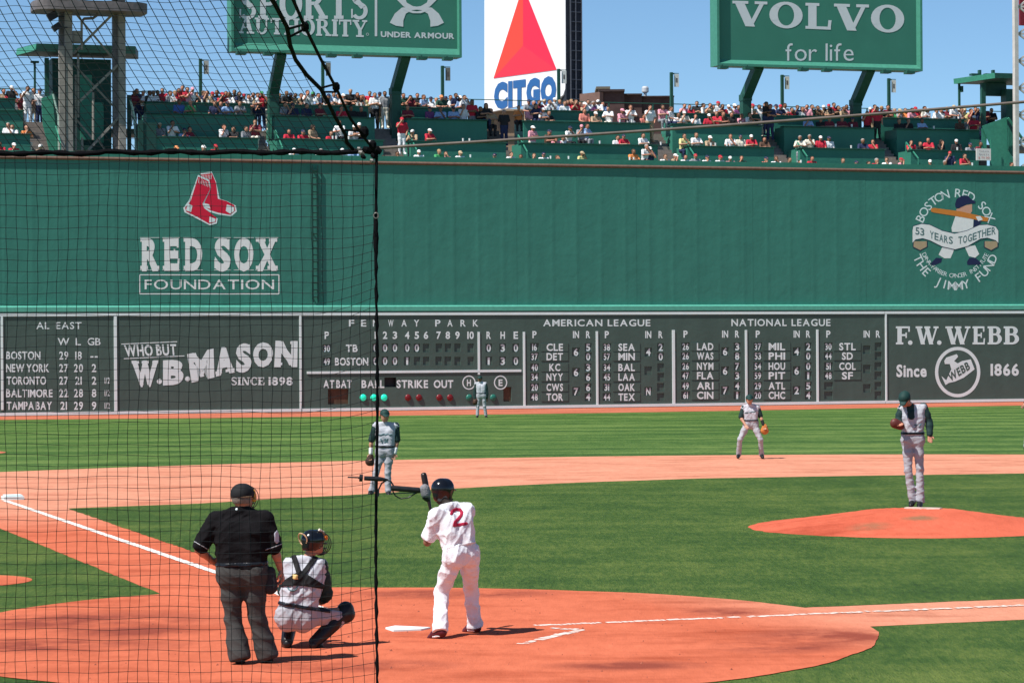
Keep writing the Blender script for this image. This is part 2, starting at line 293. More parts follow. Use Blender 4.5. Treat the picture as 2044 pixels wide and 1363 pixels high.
class Ink:
    """flat lettering and emblems drawn on a plane given by to3(x, y, lift); every overlapping stroke lies a little prouder"""
    def __init__(s, to3): s.to3 = to3; s.mb = MB(); s.lift = 0.0
    def face(s, P, mi=0, lift=0.0): s.mb.add([s.to3(x, y, lift) for x, y in P], [list(range(len(P)))], mi); return s
    def poly(s, P, mi=0, lift=0.0):
        """a filled outline, possibly concave: ear clipping through bpy's tessellator"""
        from mathutils.geometry import tessellate_polygon
        tr = tessellate_polygon([[Vector((p[0], p[1], 0)) for p in P]])
        s.mb.add([s.to3(x, y, lift) for x, y in P], [list(q) for q in tr], mi); return s
    def stroke(s, P, wd, mi=0, lift=0.0, closed=False):
        P = [np.array(p, float) for p in P]; n = len(P)
        L, R = [], []
        for i in range(n):
            a = P[(i-1) % n] if (closed or i > 0) else P[i]; b = P[(i+1) % n] if (closed or i < n-1) else P[i]
            d = (b-a)/(np.linalg.norm(b-a)+1e-9); q = np.array([-d[1], d[0]])*wd/2; L.append(P[i]+q); R.append(P[i]-q)
        m = n if closed else n-1
        V = [s.to3(*p, lift) for p in L]+[s.to3(*p, lift) for p in R]
        s.mb.add(V, [(i, (i+1) % n, n+(i+1) % n, n+i) for i in range(m)], mi); return s
    def disc(s, cx, cy, rx, ry, mi=0, lift=0.0, n=24): return s.face([(cx+rx*math.cos(2*math.pi*k/n), cy+ry*math.sin(2*math.pi*k/n)) for k in range(n)], mi, lift)
    split = None
    def text(s, *a, **k):
        s._text(*a, **k)
        if s.split: s.mb.build('lettering', *s.split); s.mb = MB()
        return s
    def _text(s, st, x0, x1, yt, yb, bold=0.03, mi=0, lift=0.0, gap=0.12, slab=False, quad=None, space=0.35, fit=True):
        """st between x0 and x1 with capitals from yt (top) down to yb (base line); quad: the four corners tl, tr, br, bl instead"""
        items, x = [], 0.0
        for ch in st:
            if ch == ' ': x += space; continue
            if slab:
                w, polys = SLAB[ch]
                for j, P in enumerate(polys): items.append((np.array(P)+[x, 0], [tuple(range(len(P)))], j % 5))
                x += w+gap*0.5
            else:
                V, Fc = glyph(ch, bold)
                if not len(V): continue
                V = V/0.729; mn, mx = V[:, 0].min(), V[:, 0].max(); items.append((V-[mn-x, 0], Fc, 0)); x += mx-mn+gap
        if not items: return s
        tot = max(v[0][:, 0].max() for v in items); left = min(v[0][:, 0].min() for v in items)
        for V, Fc, j in items:
            a = (V[:, 0]-left)/(tot-left); b = 1-V[:, 1]
            if quad is None:
                X = x0+(x1-x0)*a; Y = yt+(yb-yt)*b
            else:
                tl, tr, br, bl = [np.array(q, float) for q in quad]
                XY = (tl*(1-a)[:, None]+tr*a[:, None])*(1-b)[:, None]+(bl*(1-a)[:, None]+br*a[:, None])*b[:, None]; X, Y = XY[:, 0], XY[:, 1]
            s.mb.add([s.to3(p, q, lift+j*0.0006) for p, q in zip(X, Y)], Fc, mi)
        return s
    def mid(s, st, cx, cy, hgt, asp=0.62, **k):
        """one short string centred on a point, hgt tall, each sign asp*hgt wide"""
        w = hgt*asp*sum(0.45 if c in '1I/' else 1.0 for c in st); return s.text(st, cx-w/2, cx+w/2, cy-hgt/2, cy+hgt/2, **k)
    def arc(s, st, cx, cy, rx, ry, a0, a1, hgt, mi=0, bold=0.02, inside=False, lift=0.0):
        """letters set round an ellipse from angle a0 to a1 (degrees, 90 is up; the y axis points down)"""
        n = len(st)
        for i, ch in enumerate(st):
            if ch == ' ': continue
            a = math.radians(a0+(a1-a0)*i/(n-1)); V, Fc = glyph(ch, bold)
            if not len(V): continue
            V = V/0.729; V = V-[(V[:, 0].min()+V[:, 0].max())/2, 0.5]
            px, py = cx+rx*math.cos(a), cy-ry*math.sin(a)
            up = np.array([math.cos(a), -math.sin(a)])*(-1 if inside else 1); rt = np.array([-up[1], up[0]])
            Q = np.array([px, py])+hgt*(V[:, :1]*rt+V[:, 1:]*up)
            s.mb.add([s.to3(x, y, lift) for x, y in Q], Fc, mi)
        return s
    def build(s, name, mats, parent): return s.mb.build(name, mats, parent)
def wall_plane(w): return lambda x, y, lift=0.0: px_wall(x, y, w-lift)
# ---------------------------------------------------------------- the field
from mathutils.geometry import tessellate_polygon
def ab(a, b): return np.array([(a-b)*SQ, (a+b)*SQ])     # a: along the first-base line, b: along the third-base line
def jag(P, step, amp, closed=True):
    out = []; n = len(P)
    for i in range(n if closed else n-1):
        p, q = np.array(P[i], float), np.array(P[(i+1) % n], float); k = max(1, int(np.linalg.norm(q-p)/step)); nn = np.array([-(q-p)[1], (q-p)[0]])/(np.linalg.norm(q-p)+1e-9)
        for j in range(k): out.append(p+(q-p)*j/k+nn*(RNG.normal()*amp if j else 0))
    return out
def sheet(name, P, z, mat, parent=None):
    tr = tessellate_polygon([[Vector((p[0], p[1], 0)) for p in P]])
    o = mesh_obj(name, [(p[0], p[1], z) for p in P], [q for q in tr], mat, parent)
    me = o.data
    for p in me.polygons:
        if p.normal.z < 0: p.flip()
    return o
tag(sheet('ground', [(-3000, -3000), (3000, -3000), (3000, 3000), (-3000, 3000)], -0.03, m_concrete), kind='structure')
tag(sheet('outfield_grass', [ab(-25, -30), ab(90, -30), ab(90, 94.3), ab(-25, 94.3)], 0.0, m_grass), kind='structure')
foul = [ab(-12, -12), ab(40, -12), ab(40, 40), ab(-12, 40)]
RUB = np.array([0, 18.44])
arc = [RUB+28.95*np.array([math.cos(a), math.sin(a)]) for a in np.linspace(math.radians(-75), math.radians(255), 90)]
arc = [p for p in arc if (p[1]-p[0])*SQ > -1.37 and (p[0]+p[1])*SQ > -1.37]
tag(sheet('foul_grass', jag([ab(-13, -13), ab(45, -13), ab(45, -1.3), ab(-1.3, -1.3), ab(-1.3, 45), ab(-13, 45)], 3, 0), 0.002, m_grass2), kind='structure')
tag(sheet('infield_dirt', jag([ab(-1.37, -1.37), ab(38.1, -1.37)]+arc+[ab(-1.37, 38.1)], 0.20, 0.007), 0.0045, m_dirt), kind='structure')
ig = [ab(0.5, 0.8), ab(12, 0.78), ab(23.8, 0.7), (14.87, 19.59), (14.28, 21.62), (13.2, 25), (12.24, 27.41), (9.41, 31.83), (6.61, 33.99), (3.2, 36.2), (0, 37), (-3.27, 36.36), (-6.61, 33.99), (-9.41, 31.83), (-11.2, 29.4), (-12.24, 27.41), (-13.05, 25.2), (-13.58, 23.21), (-14.28, 21.62), (-14.87, 19.59), (-16.38, 17.32), ab(0.5, 12)]
tag(sheet('infield_grass', jag(ig, 0.14, 0.011), 0.007, m_grass2), kind='structure')
_ca = [-106, -60, -32, -15, -5, 10, 30, 64, 92, 121, 126, 151, 164, 180, 254]; _cr = [5.32, 5.58, 5.56, 5.38, 5.21, 5.09, 5.05, 5.04, 4.97, 5.20, 5.34, 5.50, 5.42, 5.26, 5.32]
circ = [np.array([0, 0.2])+(float(np.interp((math.degrees(a)+106) % 360-106, _ca, _cr))-0.03+0.018*math.sin(9*a+1)+0.008*math.sin(23*a)+RNG.normal()*0.004)*np.array([math.cos(a), math.sin(a)]) for a in np.linspace(0, 2*math.pi, 321)[:-1]]
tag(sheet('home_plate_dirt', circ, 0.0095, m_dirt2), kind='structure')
trk = [(-4, 91), (0, 90), (9, 88.4), (17, 86.4), (25, 85.6), (33, 85.0), (40, 85.2), (48, 86.2), (58, 87.0), (76, 88.5)]
tag(sheet('warning_track', jag([ab(*p) for p in trk], 0.8, 0.05, False)+[ab(76, 94.4), ab(-4, 94.4)], 0.0045, m_track), kind='structure')
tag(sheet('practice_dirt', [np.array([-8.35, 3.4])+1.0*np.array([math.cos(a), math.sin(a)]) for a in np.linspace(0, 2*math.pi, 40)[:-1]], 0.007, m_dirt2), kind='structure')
tag(sheet('scuffed_dirt_patch', [np.array([-35.9, 38.5])+2.0*np.array([math.cos(a), math.sin(a)]) for a in np.linspace(0, 2*math.pi, 40)[:-1]], 0.007, m_track), kind='structure')
# pitcher's mound
nr, na = 26, 96; MV = []; MF = []; MC = np.array([0, 17.98]); MR = 2.74
for i in range(nr+1):
    q = i/nr; z = 0.262*(1-max(0, (q-0.28)/0.72))**1.08
    for k in range(na):
        a = 2*math.pi*k/na; rr = MR*q*(1+0.012*math.sin(5*a+1)+(RNG.normal()*0.006 if i == nr else 0)); MV.append((MC[0]+rr*math.cos(a), MC[1]+rr*math.sin(a), 0.009+z+RNG.normal()*0.004*(0 < i < nr)))
MF = [(i*na+k, (i+1)*na+k, (i+1)*na+(k+1) % na, i*na+(k+1) % na) for i in range(nr) for k in range(na)]
tag(mesh_obj('pitchers_mound', MV, MF, m_mound, smooth=True), kind='structure')
def gbox(mb, c, ang, lx, ly, z0, z1, mi=0):
    ca, sa = math.cos(ang), math.sin(ang); P = [(c[0]+x*ca-y*sa, c[1]+x*sa+y*ca) for x, y in ((-lx/2, -ly/2), (lx/2, -ly/2), (lx/2, ly/2), (-lx/2, ly/2))]
    return mb.hexa([(*p, z0) for p in P]+[(*p, z1) for p in P], mi)
q = gbox(MB(), (0, 18.44), 0, 0.61, 0.15, 0.24, 0.293).build('pitching_rubber', M('scuffed_rubber', (0.60, 0.47, 0.40), 0.8, 0.2, 8)); tag(q, "white slab set in the top of the pitcher's mound", 'pitching rubber')
hp = [(0, 0), (-0.216, 0.216), (-0.216, 0.432), (0.216, 0.432), (0.216, 0.216)]
tag(MB().prism([(x, y, 0.005) for x, y in hp], np.array([0, 0, 0.022])).build('home_plate', m_white), "white five-sided plate flat in the dirt beside the batter", 'home plate')
bs = MB(); c3 = ab(0.19, 27.42)
gbox(bs, c3, math.radians(135), 0.40, 0.40, 0.0, 0.07); gbox(bs, c3, math.radians(135), 0.34, 0.34, 0.07, 0.10)
tag(bs.build('third_base', m_white), 'white square base at the end of the chalk foul line', 'base')
# chalk: a fresh line to third, a scuffed broken one to first, remains of the boxes
def chalk(name, A, B, wd, z, keep, step=0.12):
    A, B = np.array(A, float), np.array(B, float); L = np.linalg.norm(B-A); d = (B-A)/L; n_ = np.array([-d[1], d[0]]); mb = MB(); x = 0
    while x < L:
        s = min(step*RNG.uniform(0.7, 1.3), L-x)
        if s < 1e-3: break
        if keep is None or RNG.random() < keep(x/L):
            w0, w1 = (wd*RNG.uniform(0.88, 1.08, 2) if keep is None else wd*RNG.uniform(0.65, 1.05, 2)); o0 = RNG.normal()*wd*(0.03 if keep is None else 0.12)
            p, r_ = A+d*x+n_*o0, A+d*(x+s*(1.0 if keep is None else RNG.uniform(0.6, 1.1)))+n_*o0
            mb.add([(*(p-n_*w0/2), z), (*(r_-n_*w1/2), z), (*(r_+n_*w1/2), z), (*(p+n_*w0/2), z)], [(0, 1, 2, 3)])
        x += s
    return tag(mb.build(name, m_chalk if keep is None else m_chalk2), kind='structure')
chalk('third_base_line', ab(-0.03, 2.0), ab(-0.03, 27.0), 0.125, 0.0125, None)
ph = RNG.uniform(0, 6.28, 6)
chalk('first_base_line', ab(1.6, 0.03), ab(14, 0.03), 0.13, 0.0125, lambda u: 0.90+0.16*math.sin(38*u+ph[0])*math.sin(17*u+ph[1]), 0.06)
chalk('batters_box_line', (1.76, -0.15), (1.76, 0.93), 0.13, 0.0125, lambda u: 2.0, 0.12)
chalk('batters_box_line', (1.76, -0.62), (1.76, -0.2), 0.09, 0.0125, lambda u: 0.6, 0.05)
chalk('batters_box_line', (1.38, 0.98), (1.80, 0.92), 0.12, 0.0135, lambda u: 0.7, 0.05)
chalk('batters_box_line', (-0.62, -0.55), (-0.58, -0.25), 0.08, 0.0125, lambda u: 0.7, 0.04)
# clods and pebbles kicked up round the plate
cl = MB()
for _ in range(260):
    a, r_ = RNG.uniform(0, 6.28), 5.0*math.sqrt(RNG.random()); x, y = r_*math.cos(a), 0.2+r_*math.sin(a); s = abs(RNG.normal())*0.007+0.004
    cl.add([(x-s, y, 0.009), (x, y-s, 0.009), (x+s, y, 0.009), (x, y+s, 0.009), (x+s*0.2, y, 0.010+s*0.9)], [(0, 1, 4), (1, 2, 4), (2, 3, 4), (3, 0, 4)])
tag(cl.build('dirt_clods', M('clods', (0.30, 0.085, 0.05), 0.95, 0.3, 40)), kind='stuff')
# ---------------------------------------------------------------- the big green wall
T0, T1 = -2.0, 70.0; WSB = -0.2
wall = empty('outfield_wall', WP(0, 0, 0), 'towering green left field wall with a manual scoreboard along its foot', 'wall')
f = MB()
for k in range(24):                                   # sheets butted with hairline joints
    a, b = T0+3*k, T0+3*k+2.996; f.wbox(a, b, 4.86, 11.36, -0.004*(k % 2), 1.0)
f.build('metal_face', m_wall, wall)
MB().wbox(T0, T1, 0, 4.6, 0.05, 1.0).build('masonry_base', m_board, wall)
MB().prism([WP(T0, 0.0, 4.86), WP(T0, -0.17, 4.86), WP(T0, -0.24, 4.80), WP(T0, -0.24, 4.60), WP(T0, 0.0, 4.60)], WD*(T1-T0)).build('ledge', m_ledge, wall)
MB().tube([WP(T0, -0.03, 11.42), WP(T1, -0.03, 11.42)], 0.075, 8).build('top_rail', m_brown, wall)
MB().wbox(T0, T1, 11.36, 11.74, 0.02, 0.45).build('parapet', m_tier, wall)
ld = MB(); lt = tz(626, 450)[0]
lx = [tz(623, 450)[0], tz(633.5, 450)[0]]
for x in lx:
    ld.bar(WP(x, -0.10, 5.0), WP(x, -0.10, 11.25), 0.05, 0.05)
    ld.bar(WP(x, 0.0, 11.1), WP(x, -0.10, 11.1), 0.05, 0.05); ld.bar(WP(x, 0.0, 5.2), WP(x, -0.10, 5.2), 0.05, 0.05); ld.bar(WP(x, 0.0, 8.2), WP(x, -0.10, 8.2), 0.05, 0.05)
lad = empty('ladder', WP(lx[0], -0.1, 5), 'green steel ladder bolted upright to the tall wall', 'ladder')
m_lad = M('ladder_dark_green', (0.006, 0.040, 0.032), 0.6, 0.1)
ld.build('rail', m_lad, lad)
for k in range(19):
    z = 5.25+k*0.32; MB().tube([WP(lx[0], -0.10, z), WP(lx[1], -0.10, z)], 0.026, 6).build('rung', m_lad, lad)
# emblems painted on the wall
m_red = M('emblem_red', (0.62, 0.012, 0.045), 0.5, 0.04); m_navy = M('emblem_navy', (0.015, 0.022, 0.075), 0.5, 0.05)
m_tan = M('emblem_tan', (0.42, 0.33, 0.20), 0.5, 0.05); m_orange = M('emblem_orange', (0.62, 0.22, 0.035), 0.5, 0.05); m_cream = M('emblem_silver', (0.78, 0.82, 0.80), 0.5, 0.04)
m_flesh = M('emblem_flesh', (0.62, 0.34, 0.23), 0.5, 0.03)
pl = wall_plane(-0.006)
k_ = lambda P, ox=0, oy=300, s=2.477: [(ox+x/s, oy+y/s) for x, y in P]
ik = Ink(pl)
sock1 = [(980, 128), (1032, 152), (1040, 190), (1002, 262), (1012, 290), (1072, 335), (1068, 358), (1035, 366), (970, 330), (918, 305), (912, 285), (940, 250)]
sock2 = [(990, 118), (1048, 112), (1068, 160), (1080, 240), (1120, 252), (1160, 272), (1166, 300), (1140, 322), (1080, 312), (1040, 300), (1015, 285), (1008, 260), (1040, 190)]
def grow(P, d):
    c = np.mean(P, 0); return [tuple(c+(np.array(p)-c)*(1+d/np.linalg.norm(np.array(p)-c))) for p in P]
ik.poly(k_(grow(sock2, 6)), 1, 0.0); ik.poly(k_(grow(sock2, -3)), 0, 0.003); ik.poly(k_([(1122, 268), (1156, 280), (1158, 300), (1138, 314), (1116, 300)]), 1, 0.006); ik.poly(k_([(1010, 262), (1034, 268), (1040, 290), (1018, 284)]), 1, 0.006)
ik.poly(k_(grow(sock1, 6)), 1, 0.008); ik.poly(k_(grow(sock1, -3)), 0, 0.011); ik.poly(k_([(1036, 328), (1066, 340), (1062, 354), (1034, 358)]), 1, 0.014); ik.poly(k_([(928, 262), (952, 275), (944, 306), (920, 298)]), 1, 0.014)
for x0, y0, x1, y1 in ((984, 140, 1030, 160), (1000, 122, 1046, 122)):
    for j in range(7): ik.stroke(k_([(x0+(x1-x0)*j/6, y0+(y1-y0)*j/6), (x0+(x1-x0)*j/6-3, y0+(y1-y0)*j/6+22)]), 0.9, 1, 0.016)
ik.build('sock_emblem', [m_red, m_white], wall)
ik = Ink(pl)
for ch, a, b in (('R', 694, 787), ('E', 805, 888), ('D', 908, 1000), ('S', 1060, 1140), ('O', 1158, 1253), ('X', 1265, 1373)):
    q0, q1 = k_([(a, 436), (b, 588)]); ik.text(ch, q0[0], q1[0], q0[1], q1[1], slab=True, mi=0); ik.text(ch, q0[0]+(3 if ch in 'REDX' else 0.5), q1[0]-(1.5 if ch in 'REX' else 0.5), q0[1], q1[1], 0.05, 0, 0.0032)
    mx = (q0[0]+q1[0])/2; my = (q0[1]+q1[1])/2
    for yy in (q0[1]-1.6, q1[1]+1.6): ik.stroke([(q0[0]-1, yy), (q1[0]+1, yy)], 0.9, 0, 0.0)
q0, q1 = k_([(715, 637), (1355, 687)]); ik.text('FOUNDATION', q0[0], q1[0], q0[1], q1[1], 0.004, gap=0.16)
fr = k_([(691, 616), (1379, 616), (1379, 710), (691, 710)])
for i in range(4): ik.stroke([fr[i], fr[(i+1) % 4]], 2.0, 0, 0.001*(i % 2))
ik.build('foundation_lettering', m_cream, wall)
ik = Ink(pl); cx, cy = 1907, 476
j_ = lambda P: k_(P, 1700, 340, 4.869)
ik.arc('BOSTON RED SOX', cx, cy, 78, 91, 154, 27, 18, 0, bold=0.004)
ik.arc('THE JIMMY FUND', cx, cy-2, 82, 96, 206, 334, 18, 0, bold=0.004, inside=True)
ik.arc('DANA-FARBER CANCER INSTITUTE', cx, cy-2, 69, 76, 207, 333, 9, 0, bold=0.0, inside=True)
ik.build('charity_lettering', m_white, wall)
ik = Ink(pl)      # a plain batter: cap, face, bat, shirt, trousers, shoes
ik.poly(j_([(1010, 440), (1075, 445), (1185, 470), (1180, 560), (1080, 600), (975, 600), (970, 560)]), 1, 0.002)
ik.poly(j_([(880, 750), (1000, 745), (985, 800), (960, 855), (900, 855), (845, 820)]), 1, 0.002); ik.poly(j_([(1100, 745), (1200, 730), (1240, 815), (1200, 850), (1140, 835)]), 1, 0.002)
ik.poly(j_([(820, 850), (880, 855), (870, 895), (800, 925), (760, 915)]), 2, 0.003); ik.poly(j_([(1145, 850), (1200, 850), (1250, 890), (1250, 918), (1125, 920), (1120, 890)]), 2, 0.003)
ik.poly(j_([(1015, 380), (1110, 340), (1170, 330), (1170, 400), (1130, 455), (1040, 455)]), 4, 0.004)
ik.poly(j_([(770, 372), (800, 366), (1060, 400), (1330, 462), (1322, 498), (1290, 496), (1050, 452), (800, 412), (772, 402)]), 3, 0.006)
ik.poly(j_([(1005, 330), (1020, 280), (1070, 248), (1130, 248), (1160, 280), (1205, 305), (1195, 322), (1120, 330), (1040, 372), (1010, 362)]), 2, 0.008)
ik.poly(j_([(1190, 480), (1260, 490), (1230, 560), (1180, 560)]), 2, 0.007); ik.poly(j_([(1205, 450), (1250, 445), (1275, 480), (1230, 495)]), 1, 0.009)
ik.build('batter_emblem', [m_white, m_cream, m_navy, m_orange, m_flesh], wall)
ik = Ink(pl)      # the ribbon
top = [(592, 585), (600, 545), (680, 522), (760, 532), (880, 590), (1000, 618), (1120, 590), (1240, 535), (1320, 530), (1400, 550), (1425, 590)]
bot = [(1425, 705), (1400, 680), (1320, 655), (1250, 665), (1130, 735), (1005, 768), (880, 740), (760, 680), (690, 660), (620, 672), (592, 705)]
ik.poly(j_([(x, y-6) for x, y in top]+[(x, y+6) for x, y in bot]), 2, 0.010); ik.poly(j_(top+bot), 1, 0.013)
for xa, xb in ((594, 738), (1285, 1425)):
    ik.poly(j_([(xa, 690), (xb, 690), (xb, 745), ((xa+xb)/2, 785), (xa, 750)]), 2, 0.005); ik.poly(j_([(xa+8, 690), (xb-8, 690), (xb-8, 742), ((xa+xb)/2, 776), (xa+8, 745)]), 3, 0.0075)
msg = '53 YEARS TOGETHER'; xs = np.linspace(640, 1380, len(msg))
for ch, x in zip(msg, xs):
    if ch == ' ': continue
    yc = 640+48*math.sin((x-1005)/420*math.pi+math.pi/2)*1.0-8; sl_ = 48*math.cos((x-1005)/420*math.pi+math.pi/2)*math.pi/420
    q0 = j_([(x-20, yc-36-20*sl_), (x+20, yc-36+20*sl_), (x+20, yc+36+20*sl_), (x-20, yc+36-20*sl_)]); ik.text(ch, 0, 0, 0, 0, 0.02, 4, 0.016, quad=q0)
ik.build('ribbon_emblem', [m_white, m_cream, m_navy, m_tan, M('ribbon_ink', (0.11, 0.20, 0.20), 0.5)], wall)
# ---------------------------------------------------------------- boards set along the foot of the wall
sp = wall_plane(WSB-0.006)
def frame_bars(x0, x1, extra=()):
    m = MB(); P = lambda a, b, c, d: m.pbox(a, b, c, d, WSB-0.035, WSB+0.02)
    ta, tb = tz(x0, 720, WSB)[0], tz(x1, 720, WSB)[0]
    m.wbox(ta, tb, 4.40, 4.52, WSB-0.04, WSB+0.02); m.wbox(ta, tb, 0.03, 0.16, WSB-0.04, WSB+0.02)
    return m, ta, tb
def plain_board(thing_, x0, x1, wl, wr):
    ta, tb = tz(x0, 720, WSB)[0], tz(x1, 720, WSB)[0]
    MB().wbox(ta+0.002, tb-0.002, 0.0, 4.599, WSB, 0.04).build('backing', m_board, thing_)
    m, a, b = frame_bars(x0+0.2, x1-0.2)
    if wl: m.wbox(a, a+wl, 0.165, 4.395, WSB-0.037, WSB+0.02)
    if wr: m.wbox(b-wr, b, 0.165, 4.395, WSB-0.037, WSB+0.02)
    m.build('frame', m_white, thing_)
sb = empty('standings_board', WP(tz(110, 720)[0], WSB, 0), 'slate green standings board of five teams with wins and losses', 'scoreboard')
plain_board(sb, -60, 233.5, 0, 0.13)
MB().pbox(2, 631, 6.5, 818, WSB-0.037, WSB+0.02).build('frame_post', m_white, sb)
ik = Ink(sp); ik.split = (m_white, sb); L = lambda s, a, b, y0, y1, **k: ik.text(s, a/2.477, b/2.477, 300+y0/2.477, 300+y1/2.477, **k)
L('AL EAST', 180, 403, 848, 883, bold=0.012, gap=0.14, space=0.75)
for s, a, b in (('W', 285, 343), ('L', 374, 400), ('GB', 432, 497)): L(s, a, b, 926, 963, bold=0.012)
for i, (nm, a, b, st) in enumerate((('BOSTON', 30, 200, ('29', '18', '--', '')), ('NEW YORK', 30, 243, ('27', '20', '2', '')), ('TORONTO', 33, 228, ('27', '21', '2', '1/2')), ('BALTIMORE', 30, 260, ('22', '28', '8', '1/2')), ('TAMPA BAY', 33, 257, ('21', '29', '9', '1/2')))):
    yc = 1013+62*i; L(nm, a, b, yc-20, yc+20, bold=0.025, gap=0.10, space=0.25)
    for v, x in zip(st, (315, 388, 465, 530)):
        if v == '--': L('-', 447, 462, yc-20, yc+20, bold=0.02); L('-', 468, 483, yc-20, yc+20, bold=0.02)
        elif v: ik.mid(v, x/2.477, 300+yc/2.477, (40 if v != '1/2' else 30)/2.477, 0.56 if v != '1/2' else 0.45, bold=0.02, gap=0.14)
wm = empty('advertising_board', WP(tz(417, 720)[0], WSB, 0), "grey green advertising board with slanted white company lettering and a since date", 'advertising board')
plain_board(wm, 234, 602, 0, 0.10)
ik = Ink(sp); ik.split = (m_white, wm); K = lambda P: k_(P)
ik.text('WHO BUT', 0, 0, 0, 0, 0.03, gap=0.12, quad=K([(612, 962), (870, 957), (874, 1010), (620, 1018)]))
ik.stroke(K([(600, 958), (876, 946)]), 1.6); ik.stroke(K([(612, 1030), (912, 1016)]), 1.6)
for ch, tl, tr, br, bl in (('W', (650, 1042), (783, 1040), (772, 1158), (668, 1160)), ('B', (806, 1040), (912, 1035), (905, 1148), (806, 1153)), ('M', (925, 1010), (1056, 982), (1060, 1112), (946, 1138)), ('A', (1058, 978), (1150, 972), (1160, 1088), (1066, 1108)), ('S', (1166, 962), (1240, 955), (1244, 1078), (1168, 1094)), ('O', (1250, 955), (1350, 950), (1350, 1056), (1254, 1068)), ('N', (1362, 943), (1472, 945), (1470, 1062), (1356, 1062))):
    ik.split = None; ik.text(ch, 0, 0, 0, 0, slab=True, quad=K([tl, tr, br, bl])); ik.split = (m_white, wm); ik.text(ch, 0, 0, 0, 0, 0.06, 0, 0.0032, quad=K([tl, tr, br, bl]))
for x, y in ((788, 1142), (928, 1130)): ik.disc(*K([(x, y)])[0], 5.2, 5.2, 0, 0.001)
q0 = K([(1143, 1122), (1308, 1160), (1328, 1447)]); ik.text('SINCE', 1143/2.477, 1308/2.477, 300+1122/2.477, 300+1160/2.477, slab=True, gap=0.1); ik.text('1898', 1328/2.477, 1447/2.477, 300+1120/2.477, 300+1160/2.477, 0.03)
ik.build('lettering_line', m_white, wm)
fw = empty('advertising_board', WP(tz(1900, 720)[0], WSB, 0), "grey green advertising board with a white ring round a hand holding a hammer", 'advertising board')
plain_board(fw, 1766.5, 2150, 0.09, 0)
q_ = lambda P: k_(P, 1330, 600, 2.863); ik = Ink(sp)
for s, a, b in (('F', 1312, 1392), ('W', 1425, 1556), ('W', 1595, 1738), ('E', 1750, 1822), ('B', 1836, 1918), ('B', 1928, 2016)): ik.text(s, 1330+a/2.863, 1330+b/2.863, 600+147/2.863, 600+250/2.863, slab=True)
for x in (1394, 1560): ik.disc(*q_([(x, 240)])[0], 4.5, 4.5, 0, 0.001)
ik.text('Since', 1330+1315/2.863, 1330+1488/2.863, 600+364/2.863, 600+433/2.863, 0.035, gap=0.1); ik.text('1866', 1330+1853/2.863, 1330+2015/2.863, 600+360/2.863, 600+426/2.863, 0.035, gap=0.12)
c = q_([(1665, 408)])[0]; ik.stroke([(c[0]+42*math.cos(a), c[1]+47*math.sin(a)) for a in np.linspace(0, 2*math.pi, 49)[:-1]], 6.6, 0, 0, True)
ik.poly(q_([(1572, 430), (1600, 455), (1625, 400), (1640, 372), (1690, 345), (1740, 335), (1762, 392), (1700, 440), (1650, 462), (1615, 470), (1596, 482)]), 0, 0.001)
ik.poly(q_([(1588, 345), (1600, 325), (1660, 305), (1668, 320), (1645, 345), (1680, 368), (1630, 395), (1620, 362), (1592, 362)]), 0, 0.003)
ik.text('WEBB', 0, 0, 0, 0, 0.035, 1, 0.006, quad=q_([(1606, 420), (1722, 345), (1738, 388), (1622, 462)]))
ik.build('lettering', [m_white, m_board], fw)
# the manual scoreboard: a face with cut slots, a plate behind them, number cards hung in the slots
sc = empty('scoreboard', WP(tz(1186, 720)[0], WSB, 0), 'long hand-operated scoreboard with inning slots and two leagues of out-of-town scores', 'scoreboard')
SX0, SX1 = 602.5, 1766
c2 = lambda x, y: (590+x/4.008, 600+y/4.008)
c3 = lambda x, y: (1030+x/4.008, 600+y/4.008)
c4 = lambda x, y: (1330+x/2.863, 600+y/2.863)
slots, cards, plates = [], [], []          # (cx, cy, w, h), (text, cx, cy, h, asp)
for r_, y, vals in ((0, 377, '00000'), (1, 482, '0001')):
    for i, x in enumerate((640, 716, 795, 893, 970, 1043, 1145, 1218, 1295, 1400)):
        slots.append((*c2(x, y), 12.5, 16.5))
        if i < len(vals): cards.append((vals[i], *c2(x, y), 14.5, 0.62))
    for x, v in zip((1545, 1657, 1762), ('030', '130')[r_]): slots.append((*c2(x, y), 13.0, 16.5)); cards.append((v, *c2(x, y), 14.5, 0.62))
    slots.append((*c2(250, y+3), 17, 15.5)); cards.append((('30', '49')[r_], *c2(250, y+4), 13.0, 0.48))
ALY = (372, 447, 533, 610, 692, 770); NLY = (262, 316, 374, 428, 486, 540)
